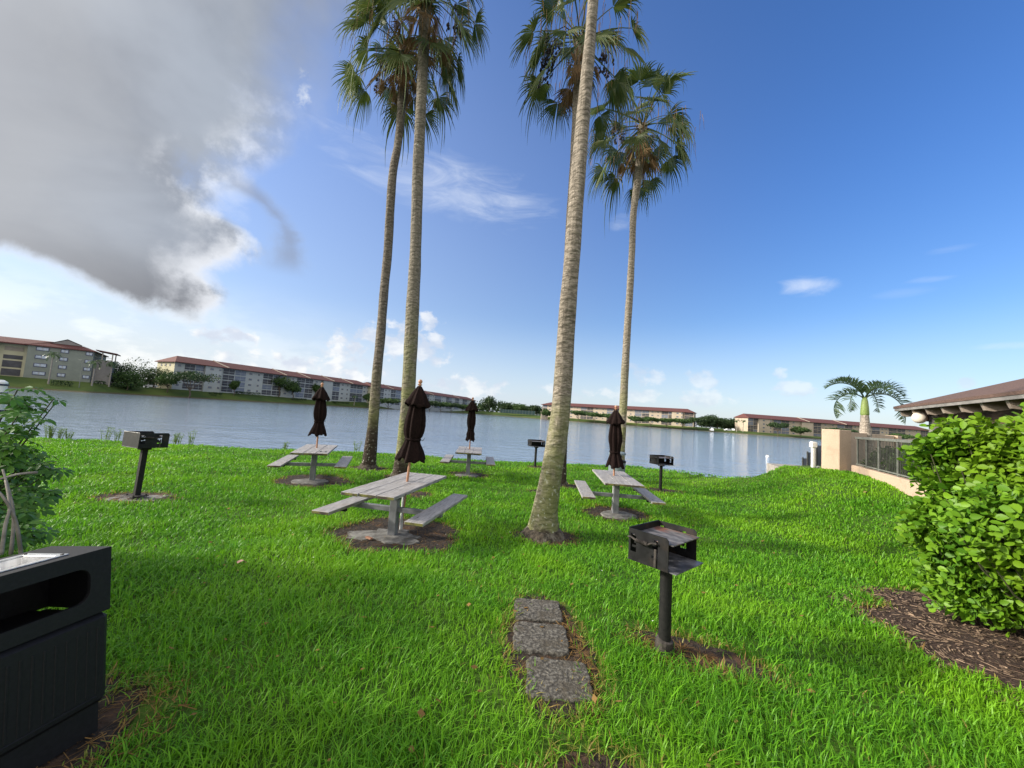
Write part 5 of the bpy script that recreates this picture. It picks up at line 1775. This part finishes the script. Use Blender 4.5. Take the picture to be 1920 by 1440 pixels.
GT = 'trees on the far shore'
TREES = [
    ('dark tree immediately right of the grey green building', 214, 147, 9.0, 11, 'round', 'tree_dark'),
    ('tallest dark tree between the two left buildings', 252, 161, 12.0, 17, 'round', 'tree_dark'),
    ('dark tree touching the cream end wall from the left', 286, 158, 10.0, 12, 'round', 'tree_dark'),
    ('lower dark tree in front of the parked cars on the left shore', 238, 144, 7.6, 9, 'round', 'tree_mid'),
    ('pale green small tree in front of the cream end wall', 313, 153, 7.6, 9, 'small', 'tree_mid'),
    ('big dark spreading tree hiding the left corner of the long pale block', 355, 153, 11.0, 15, 'flat', 'tree_dark'),
    ('small tree in front of the long pale block, between its left corner and its middle', 438, 176, 7.0, 4, 'small', 'tree_mid'),
    ('bushy tree in front of the middle of the long pale block', 522, 201, 11.4, 12, 'small', 'tree_mid'),
    ('thin tree just right of the bushy tree at the long pale block', 548, 205, 9.6, 8, 'small', 'tree_mid'),
    ('thin tree just left of the leftmost umbrella top', 592, 221, 10.0, 7, 'small', 'tree_mid'),
    ('tree between the ends of the two pale apartment blocks', 690, 244, 9.0, 7, 'small', 'tree_mid'),
    ('spreading tree between the two left palm trunks', 728, 250, 9.0, 13, 'flat', 'tree_mid'),
    ('first flat tree of the row right of the second palm trunk', 805, 302, 10.0, 14, 'flat', 'tree_dark'),
    ('second flat tree of the row right of the second palm trunk', 826, 318, 10.0, 14, 'flat', 'tree_mid'),
    ('third flat tree of the row right of the second palm trunk', 846, 335, 10.0, 14, 'flat', 'tree_dark'),
    ('last flat tree of the row, left of the umbrella at the water edge', 868, 352, 9.5, 14, 'flat', 'tree_mid'),
    ('tall round dark tree just right of the umbrella at the water edge', 916, 425, 19.0, 16, 'round', 'tree_dark'),
    ('wide dark tree left of the smallest looking grill', 950, 420, 16.0, 22, 'round', 'tree_dark'),
    ('low tree above the teal fence', 975, 405, 11.0, 16, 'round', 'tree_mid'),
    ('low dark tree above the smallest looking grill', 1000, 400, 10.0, 14, 'round', 'tree_dark'),
    ('tree at the left end of the tan block, just left of the thick palm', 1024, 332, 9.6, 9, 'small', 'tree_mid'),
    ('flat tree just right of the thick palm trunk', 1084, 316, 9.4, 14, 'flat', 'tree_mid'),
    ('second flat tree right of the thick palm, before the tan block', 1114, 308, 9.0, 14, 'flat', 'tree_mid'),
    ('flat tree just left of the right umbrella', 1143, 300, 9.0, 14, 'flat', 'tree_mid'),
    ('flat tree just right of the right umbrella', 1193, 287, 8.4, 13, 'flat', 'tree_mid'),
    ('flat tree above the grill at the right water edge', 1220, 282, 8.4, 12, 'flat', 'tree_mid'),
    ('flat tree right of the grill at the right water edge', 1250, 277, 8.2, 12, 'flat', 'tree_mid'),
    ('last flat tree before the right end of the first tan block', 1279, 272, 8.2, 13, 'flat', 'tree_mid'),
    ('dark tree at the right corner of the first tan block', 1305, 272, 8.4, 11, 'flat', 'tree_dark'),
    ('dark tree left of the white van', 1324, 286, 9.6, 12, 'round', 'tree_dark'),
    ('dark tree above the white van', 1344, 292, 10.5, 14, 'round', 'tree_dark'),
    ('dark tree between the white van and the pair of far palms', 1366, 300, 11.0, 14, 'round', 'tree_dark'),
    ('dark tree touching the left end of the second tan block', 1391, 300, 10.5, 11, 'round', 'tree_dark'),
    ('dark flat tree at the left part of the second tan block', 1458, 262, 8.6, 12, 'flat', 'tree_dark'),
    ('brighter green tree in the middle of the second tan block', 1500, 261, 7.0, 11, 'small', 'tree_mid'),
    ('dark flat tree just left of the small palm trunk', 1562, 260, 8.0, 13, 'flat', 'tree_dark'),
    ('dark flat tree behind the small palm trunk', 1590, 262, 7.6, 12, 'flat', 'tree_dark'),
    ('green tree between the small palm and the hedge', 1690, 258, 7.4, 13, 'flat', 'tree_mid')]
for i, t in enumerate(TREES):
    far_tree(*t, 100 + i, GT)
far_palm('palm in front of the grey green building', 91, 122, 8.6, 1, 'palms on the far shore', 11, 3.0)
far_palm('palm at the right corner of the grey green building', 172, 129, 7.0, 2, 'palms on the far shore', 12, 3.0)
far_palm('palm between the grey green building and the dark trees', 204, 138, 8.0, 3, 'palms on the far shore', 12, 2.8)
far_palm('small palm in front of the right end of the long pale block', 664, 238, 5.0, 4, 'palms on the far shore', 14, 2.6)
far_palm('left one of the pair of far palms by the second tan block', 1381, 270, 7.2, 5, 'palms on the far shore', 12, 2.4)
far_palm('right one of the pair of far palms by the second tan block', 1393, 270, 7.0, 6, 'palms on the far shore', 12, 2.4)
# distant wood behind everything
r_ = np.random.default_rng(5)
P = []
for _ in range(460):
    px = r_.uniform(-160, 1990); dd = r_.uniform(440, 540)
    x, y = PP(px, dd); hh = r_.uniform(8, 13.5)
    k = 95
    dv = unit(r_.normal(0, 1, (k, 3)))
    P.append(np.array((x, y, 2 + hh * .5)) + dv * np.array((8, 6, hh * .5)) * r_.uniform(.5, 1, (k, 1)))
co, q = leaf_quads(np.concatenate(P), 1.5, r_)
tag(np_mesh('distant_wood', co, q, np.zeros((0, 3), int), MAT['tree_dark']), 'dark line of distant woods beyond the far shore', None, None, 'stuff')


def far_hedge(label, px0, px1, d, h, seed):
    a, b = Vector(PP(px0, d)), Vector(PP(px1, d * (1.0 + (px1 - px0) * .0006)))
    dd = b - a; r_ = np.random.default_rng(seed); L = dd.length
    root = thing('clipped_hedge', label, 'hedge', (a.x, a.y, float(ground_z(a.x, a.y))), math.atan2(dd.y, dd.x), 'clipped hedges on the far shore')
    n = int(60 * L)
    P = np.stack([r_.uniform(0, L, n), r_.uniform(-.7, .7, n), h * r_.uniform(.0, 1, n) ** .6], -1)
    co, q = leaf_quads(P, .22, r_)
    o = np_mesh('foliage', co, q, np.zeros((0, 3), int), MAT['tree_dark']); o.parent = root


for i, (l, a, b, d, h) in enumerate((('dark clipped hedge below the windows of the grey green building', 96, 137, 121, 1.7), ('low hedge at the right corner of the grey green building', 176, 197, 132, 1.3),
                                     ('clipped hedge left of the parked cars', 208, 228, 139, 1.3), ('clipped hedge below the first balconies of the long pale block', 391, 418, 165, 1.5), ('longest clipped hedge in front of the long pale block', 441, 488, 180, 1.4),
                                     ('clipped hedge below the bushy tree', 546, 575, 203, 1.2), ('clipped hedge just right of the leftmost umbrella', 622, 655, 226, 1.2))):
    far_hedge(l, a, b, d, h, 300 + i)

# street lamp, cars
a = PP(149, 124); root = thing('lamp_post', 'thin dark lamp post in front of the grey green building', 'lamp post', (a[0], a[1], float(ground_z(*a))))
mb = MB(); mb.tube([(0, 0, 0), (0, 0, 8.6), (-.3, 0, 8.9)], [.09, .07, .06], 8); mb.build('pole', MAT['fence_grey'], root, smooth=True)
mb = MB(); mb.box((-.8, 0, 8.95), (1.2, .3, .14), ch=.04); mb.build('lamp_head', MAT['fence_grey'], root)


def make_car(paint, van=False):
    root = bpy.data.objects.new('parked_car', None); COL.objects.link(root)
    h = 1.0 if van else .72
    prof = [(-2.2, .35), (-2.2, .85), (-1.9, .95), (-1.2, 1.0), (-.6, 1.45 + h * .1), (1.2, 1.45 + h * .1), (1.9, 1.0), (2.2, .9), (2.2, .35)]
    if van: prof = [(-2.4, .35), (-2.4, 1.0), (-1.7, 1.15), (-1.1, 2.0), (2.3, 2.05), (2.4, 1.2), (2.4, .35)]
    mb = MB(); n = len(prof)
    mb.add([(x, -.85, z) for x, z in prof] + [(x, .85, z) for x, z in prof], [tuple(range(n)), tuple(range(n, 2 * n))[::-1]] + [(i, n + i, n + (i + 1) % n, (i + 1) % n) for i in range(n)])
    mb.build('body', MAT[paint], root)
    mb = MB()
    z0, z1 = (1.2, 1.85) if van else (1.05, 1.42)
    mb.box((.3, -.857, (z0 + z1) / 2), (1.7, .01, z1 - z0)); mb.box((.3, .857, (z0 + z1) / 2), (1.7, .01, z1 - z0))
    mb.build('window', MAT['car_dark'], root)
    for x in (-1.35, 1.35):
        for y in (-.8, .8):
            mb = MB(); mb.tube([(0, -.1, 0), (0, .1, 0)], .33, 14); o = mb.build('wheel', MAT['car_dark'], root); o.location = (x, y, .33)
    return root


c0 = make_car('car_white')
for i, (px, d, rz, l) in enumerate(((215, 145, 20, 'left one of the two white cars between the left buildings'), (234, 149, 75, 'right one of the two white cars between the left buildings'), (282, 158, 40, 'white car beside the cream end wall'), (1364, 272, 10, 'white car just left of the pair of far palms'), (1375, 274, 60, 'white car nearest to the pair of far palms'))):
    c = c0 if i == 0 else copy_tree(c0)
    x, y = PP(px, d); c.location = (x, y, float(ground_z(x, y))); c.rotation_euler = (0, 0, rad(rz))
    tag(c, l, 'car', 'cars parked on the far shore')
c = make_car('car_white', True); c.name = 'parked_van'; x, y = PP(1334, 268); c.location = (x, y, float(ground_z(x, y))); c.rotation_euler = (0, 0, rad(80))
tag(c, 'white van alone on the far bank between the two tan blocks', 'van')

# ------------------------------------------------------------------ weeds at the water edge
for i, (px, py, h, l) in enumerate(((64, 822, .55, 'weed clump at the water edge nearest to the left shrub'), (80, 822, .50, 'second weed clump from the left shrub at the water edge'), (118, 822, .60, 'tall weed left of the grill on the slab'), (140, 823, .35, 'short thin weed between two taller weeds, left of the grill on the slab'),
                                    (190, 826, .60, 'weed close to the left side of the farthest left grill'), (214, 827, .45, 'weed half hidden by the farthest left grill box'), (303, 834, .55, 'weed just right of the farthest left grill'), (318, 834, .50, 'weed clump two steps right of the farthest left grill'),
                                    (342, 835, .70, 'tallest weed at the water edge right of the farthest left grill'), (656, 851, .55, 'lone weed at the water edge left of the back left palm'), (516, 845, .25, 'tiny weed at the water edge left of the farthest left table'))):
    q = hit_lawn(px, py); y = float(edge_y(q.x)) + .12
    rr = random.Random(i); r_ = np.random.default_rng(900 + i)
    z = float(ground_z(q.x, y))
    root = thing('weed', l, 'weed', (q.x, y, z), 0, 'weeds along the water edge')
    mb = MB(); P = []; A = []; Nn = []
    for s in range(5):
        tx, ty = rr.uniform(-.22, .22), rr.uniform(-.1, .1); hh = h * .55 * rr.uniform(.7, 1.25) + .16
        mb.tube([(tx * .3, ty * .3, -.2), (tx * .7, ty * .7, hh * .5), (tx, ty, hh)], [.012, .009, .004], 5)
        for k in range(16):
            f = rr.uniform(.2, 1)
            a = rr.uniform(0, 6.28)
            P.append((tx * f, ty * f, hh * f)); A.append((math.cos(a), math.sin(a), rr.uniform(.1, .9))); Nn.append((rr.uniform(-.3, .3), rr.uniform(-.3, .3), 1))
    n = len(P)
    leaf_cloud('leaves', P, A, Nn, r_.uniform(.06, .12, n), np.full(n, .7), MAT['weed'], root, lance=True)
    mb.build('stems', MAT['weed'], root)

# clubhouse added out of view at left to shade the near lawn
root = thing('shade_building', 'added unseen peach stucco building with a brown hipped roof, shading the near lawn', 'building', (-9.2, 3.3, -.2))
mb = MB(); quad_box(mb, -11, 0, -17, 0, -.5, 3.5); mb.build('wall', MAT['stucco'], root)
mb = MB()
mb.add([(.7, .7, 3.5), (-11.7, .7, 3.5), (-11.7, -17.7, 3.5), (.7, -17.7, 3.5), (-5.5, -5.5, 5.4), (-5.5, -11.5, 5.4), (.7, .7, 3.35), (-11.7, .7, 3.35), (-11.7, -17.7, 3.35), (.7, -17.7, 3.35)],
       [(0, 1, 4), (1, 2, 5, 4), (2, 3, 5), (3, 0, 4, 5), (0, 6, 7, 1), (1, 7, 8, 2), (2, 8, 9, 3), (3, 9, 6, 0), (9, 8, 7, 6)])
mb.build('roof', MAT['roof_brown'], root)
for y in (-2.6, -6.2, -9.8, -13.4):
    m = MB(); quad_box(m, .003, .06, y - .8, y + .8, 1.2, 2.7); o = m.build('window', MAT['white'], root)
    m = MB(); quad_box(m, .061, .075, y - .7, y + .7, 1.3, 2.6); m.build('pane', MAT['win'], o)

# ------------------------------------------------------------------ sky, clouds and sun
SUN_AZ, SUN_EL = -93.0, 24.0
world = bpy.data.worlds.new('World'); scene.world = world; world.use_nodes = True
wt = world.node_tree; wt.nodes.clear(); k = NT(wt)
wo = k.n('ShaderNodeOutputWorld')
sky = k.n('ShaderNodeTexSky', sky_type='NISHITA', sun_disc=False, sun_elevation=rad(SUN_EL), sun_rotation=rad(SUN_AZ), altitude=0, air_density=1.0, dust_density=.6, ozone_density=3.0)
D = k.n('ShaderNodeTexCoord').outputs['Generated']
sp = k.n('ShaderNodeSeparateXYZ', {0: D})
az = k.m('MULTIPLY', k.m('ARCTAN2', sp.outputs[0], sp.outputs[1]), 57.2958)
el = k.m('MULTIPLY', k.m('ARCSINE', sp.outputs[2]), 57.2958)
uv = k.n('ShaderNodeCombineXYZ', {0: az, 1: el, 2: 0.0}).outputs[0]
nf = k.m('SUBTRACT', k.noise(D, 9.0, 9, .60, .3), .5)        # fine billow
nm = k.m('SUBTRACT', k.noise(D, 3.2, 6, .55, .2), .5)        # broad billow


def fcurve(x, pts, x0, x1, y0, y1):
    nd = wt.nodes.new('ShaderNodeFloatCurve')
    k.set(nd.inputs['Value'], k.m('DIVIDE', k.m('SUBTRACT', x, x0), x1 - x0, clamp=True))
    c = nd.mapping.curves[0]
    pts = sorted(pts)
    while len(c.points) < len(pts): c.points.new(.5, .5)
    for p, (a, b) in zip(c.points, pts):
        p.location = ((a - x0) / (x1 - x0), (b - y0) / (y1 - y0)); p.handle_type = 'AUTO'
    nd.mapping.update()
    return k.m('ADD', k.m('MULTIPLY', nd.outputs[0], y1 - y0), y0)


# big grey cloud: right edge as azimuth over elevation, underside as elevation over azimuth
right = fcurve(el, [(0, -38), (8, -38.6), (11.3, -37.3), (13.4, -38.5), (18.2, -37.5), (21.4, -41), (24.5, -40.2), (28, -37), (32.4, -35), (37, -34), (41.5, -33), (46, -28), (60, 0), (90, 60)], 0, 90, -90, 60)
under = fcurve(az, [(-180, 14), (-90, 13), (-58, 10.4), (-54, 10.3), (-51.5, 9.3), (-47.2, 8.0), (-43, 7.4), (-36, 8.0), (0, 8)], -180, 0, 0, 30)
d1 = k.m('ADD', k.m('SUBTRACT', right, az), k.m('ADD', k.m('MULTIPLY', nf, 9.0), k.m('MULTIPLY', nm, 4.0)))
d2 = k.m('ADD', k.m('SUBTRACT', el, under), k.m('ADD', k.m('MULTIPLY', nf, 4.0), k.m('MULTIPLY', nm, 1.5)))
soft = k.ss(12, 46, el, 3.0, 16.0)
c1 = k.ss(k.m('MULTIPLY', soft, -.55), k.m('MULTIPLY', soft, .45), d1); c2 = k.ss(0.0, 2.2, d2)
big = k.m('MULTIPLY', c1, c2)
# hooked arm of cloud to the right of it
arm_c = fcurve(el, [(15, -31.6), (18, -31.4), (20, -31.9), (22, -33.4), (24, -36.5), (26, -39.5)], 15, 26, -45, -25)
da = k.m('SUBTRACT', 1.0, k.m('DIVIDE', k.m('ABSOLUTE', k.m('SUBTRACT', az, arm_c)), 3.2))
arm = k.m('MULTIPLY', k.ss(-.1, .9, k.m('ADD', da, k.m('MULTIPLY', nf, 2.6))), k.m('MULTIPLY', k.ss(15.0, 18, el), k.ss(26, 23.5, el)))
# shading of the big cloud
n_sh = k.noise(k.mapping(D, (1, 1, 1.7)), 2.7, 5, .5, .3)
n_s2 = k.noise(D, 6.5, 6, .6, .3)
gcol = k.mix(k.ss(.34, .66, n_sh), (.178, .200, .245), (.282, .315, .37))
gcol = k.mix(k.m('MULTIPLY', k.ss(.40, .66, n_s2), .22), gcol, (.33, .345, .37))
lowd = k.m('MULTIPLY', k.ss(17, 9.0, el), k.ss(-62, -46, az))
gcol = k.mix(k.m('MULTIPLY', lowd, .70), gcol, (.135, .137, .148))
gcol = k.mix(k.m('MULTIPLY', k.ss(-38, -62, az), .55), gcol, (.44, .44, .445))
rim = k.m('MULTIPLY', k.ss(6.0, .0, d1), k.ss(.40, .56, k.noise(D, 7.0, 6, .6)))
rim = k.m('MULTIPLY', rim, k.ss(40, 26, el))
gcol = k.mix(k.m('MULTIPLY', rim, .85), gcol, (.64, .66, .70))
gcol = k.mix(k.m('MULTIPLY', k.ss(2.2, .3, d2), .92), gcol, (.66, .66, .65))
acol = k.mix(k.ss(-.1, .9, k.m('ADD', da, k.m('MULTIPLY', nf, 1.2))), (.30, .37, .50), (.20, .22, .27))


def puff(px, py, rx, ry, nz, nscale, tilt=0.0, lo=.0, hi=.7, lo_el=None):
    a0, e0 = azel(px, py)
    ar = abs(azel(px + rx, py)[0] - azel(px - rx, py)[0]) / 2; er = abs(azel(px, py - ry)[1] - azel(px, py + ry)[1]) / 2
    da_ = k.m('SUBTRACT', az, a0); de_ = k.m('SUBTRACT', el, e0)
    if tilt:
        t = math.tan(rad(tilt)); de_ = k.m('SUBTRACT', de_, k.m('MULTIPLY', da_, t))
    u = k.m('DIVIDE', da_, ar); v = k.m('DIVIDE', de_, er)
    if lo_el:   # flatter below
        v = k.m('MULTIPLY', v, k.ss(-.1, .1, v, lo_el, 1.0))
    r2 = k.m('ADD', k.m('MULTIPLY', u, u), k.m('MULTIPLY', v, v))
    return k.ss(lo, hi, k.m('ADD', k.m('SUBTRACT', 1.0, r2), k.m('MULTIPLY', nscale, nz)))


ncu = k.m('SUBTRACT', k.noise(k.mapping(D, (1, 1, 1.3)), 22.0, 7, .58, .2), .5)
cum = None
for px, py, rx, ry in ((430, 632, 60, 22), (655, 655, 55, 38), (735, 640, 70, 40), (805, 602, 26, 20), (805, 655, 42, 32), (560, 690, 150, 28), (880, 725, 70, 24), (1200, 705, 45, 24), (1312, 712, 34, 22), (1465, 700, 18, 12), (1490, 730, 42, 20), (1320, 745, 60, 16), (1060, 735, 60, 14), (1180, 740, 60, 16), (1815, 720, 22, 12)):
    s = puff(px, py, rx, ry, ncu, 5.5, 0, .0, 1.0)
    cum = s if cum is None else k.m('MAXIMUM', cum, s)
nwi = k.m('SUBTRACT', k.noise(k.mapping(uv, (.10, .42, 1), (0, 0, rad(10))), 1.0, 8, .62, 1.2), .5)
wis = None
for px, py, rx, ry, tl, st in ((830, 348, 225, 62, -4, .50), (900, 372, 130, 30, 2, .52), (1511, 536, 56, 22, -4, .75), (1745, 523, 50, 7, 0, .25), (1780, 468, 60, 8, 0, .18), (1890, 648, 90, 9, 0, .45), (1165, 418, 26, 18, 0, .30), (1690, 550, 60, 10, 0, .12)):
    s = k.m('MULTIPLY', puff(px, py, rx, ry, nwi, 3.2, tl, -.2, 2.2), st)
    wis = s if wis is None else k.m('MAXIMUM', wis, s)
wis = k.m('MAXIMUM', wis, k.m('MULTIPLY', puff(563, 172, 26, 44, nf, 6.0, 0, .0, .8), .92))
wis = k.m('MAXIMUM', wis, k.m('MULTIPLY', puff(420, 440, 70, 30, nf, 4.0, 0, .0, .9), .55))
wis = k.m('MAXIMUM', wis, k.m('MULTIPLY', puff(440, 370, 60, 60, nf, 4.0, 0, .0, 1.2), .30))
SKY_STR = .125
skyc = k.n('ShaderNodeHueSaturation', {'Hue': .505, 'Saturation': 1.15, 'Value': 1.0, 'Color': sky.outputs[0]}).outputs[0]
skyc = k.mix(1.0, skyc, k.mix(k.ss(4, 34, el), (.92, .93, .97), (.82, .98, 1.20)), 'MULTIPLY')
bg_sky = k.n('ShaderNodeBackground', {'Color': skyc, 'Strength': SKY_STR})
# bright haze low in the sky, strongest to the left under the cloud
hz = k.m('MULTIPLY', k.ss(15, 0.0, el), k.ss(10, -44, az, .62, 1.0))
hz = k.m('MULTIPLY', hz, k.m('ADD', .86, k.m('MULTIPLY', k.noise(k.mapping(D, (1, 1, 2.2)), 6.0, 6, .55), .28)))
hcol = k.mix(k.ss(-6, -48, az), (.47, .53, .63), k.mix(k.ss(.42, .60, k.noise(k.mapping(D, (1, 1, 2.4)), 9.0, 7, .6)), (.53, .56, .585), (.66, .665, .66)))
bg_h = k.n('ShaderNodeBackground', {'Color': hcol, 'Strength': k.m('ADD', 1.0, k.m('MULTIPLY', k.m('MULTIPLY', k.ss(-54, -64, az), k.ss(2.5, 7, el)), 2.5))})  # haze brightened further out of view at left to light the lake
veil = k.m('MULTIPLY', k.ss(48, -48, az, 0.0, .40), k.ss(75, 8, el))
bg_v = k.n('ShaderNodeBackground', {'Color': (.46, .51, .59), 'Strength': 1.0})
m0 = k.n('ShaderNodeMixShader', {0: veil, 1: bg_sky.outputs[0], 2: bg_v.outputs[0]})
m1 = k.n('ShaderNodeMixShader', {0: hz, 1: m0.outputs[0], 2: bg_h.outputs[0]})
ccol = k.mix(k.ss(.40, .62, k.noise(k.mapping(D, (1, 1, 1.6), (0, 0, 0), (0, 0, .02)), 16.0, 5, .5)), (.46, .50, .58), (.68, .68, .68))
bg_c = k.n('ShaderNodeBackground', {'Color': ccol, 'Strength': 1.0})
m2 = k.n('ShaderNodeMixShader', {0: k.m('MULTIPLY', cum, k.ss(-34, 20, az, .85, .42)), 1: m1.outputs[0], 2: bg_c.outputs[0]})
bg_w = k.n('ShaderNodeBackground', {'Color': (.62, .66, .72), 'Strength': 1.0})
m3 = k.n('ShaderNodeMixShader', {0: wis, 1: m2.outputs[0], 2: bg_w.outputs[0]})
bg_a = k.n('ShaderNodeBackground', {'Color': acol, 'Strength': 1.0})
m4 = k.n('ShaderNodeMixShader', {0: k.m('MULTIPLY', arm, .58), 1: m3.outputs[0], 2: bg_a.outputs[0]})
bg_b = k.n('ShaderNodeBackground', {'Color': gcol, 'Strength': 1.0})
m5 = k.n('ShaderNodeMixShader', {0: big, 1: m4.outputs[0], 2: bg_b.outputs[0]})
# added fill light: unseen bright clouds behind the camera, unseen glow round the sun
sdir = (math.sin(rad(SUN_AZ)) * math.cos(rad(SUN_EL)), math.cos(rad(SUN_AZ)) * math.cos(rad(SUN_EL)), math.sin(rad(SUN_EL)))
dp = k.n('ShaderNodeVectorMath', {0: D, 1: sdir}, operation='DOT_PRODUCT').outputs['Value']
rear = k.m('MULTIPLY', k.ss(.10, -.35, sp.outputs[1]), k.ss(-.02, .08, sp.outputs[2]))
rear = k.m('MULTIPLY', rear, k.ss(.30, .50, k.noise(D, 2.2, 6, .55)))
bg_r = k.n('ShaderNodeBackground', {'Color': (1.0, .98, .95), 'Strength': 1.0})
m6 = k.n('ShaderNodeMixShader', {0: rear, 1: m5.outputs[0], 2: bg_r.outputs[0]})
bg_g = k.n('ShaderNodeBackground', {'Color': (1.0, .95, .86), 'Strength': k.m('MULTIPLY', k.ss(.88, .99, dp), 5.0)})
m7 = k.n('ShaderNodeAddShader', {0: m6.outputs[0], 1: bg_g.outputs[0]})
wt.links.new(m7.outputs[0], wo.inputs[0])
world.cycles.sampling_method = 'MANUAL'; world.cycles.sample_map_resolution = 1024

sun = bpy.data.lights.new('sun', 'SUN'); sun.energy = 3.7; sun.angle = rad(4); sun.color = (1.0, .93, .80)
so = bpy.data.objects.new('sun', sun); COL.objects.link(so)
sd = Vector((math.sin(rad(SUN_AZ)) * math.cos(rad(SUN_EL)), math.cos(rad(SUN_AZ)) * math.cos(rad(SUN_EL)), math.sin(rad(SUN_EL))))
so.rotation_euler = sd.to_track_quat('Z', 'Y').to_euler(); so.location = (-20, 0, 30)

vs = scene.view_settings
vs.view_transform = 'Standard'; vs.look = 'None'; vs.exposure = 0.6; vs.gamma = 1.0; vs.use_curve_mapping = False
scene.cycles.max_bounces = 7; scene.cycles.transparent_max_bounces = 8
scene.cycles.use_denoising = True
scene.cycles.caustics_reflective = False; scene.cycles.caustics_refractive = False
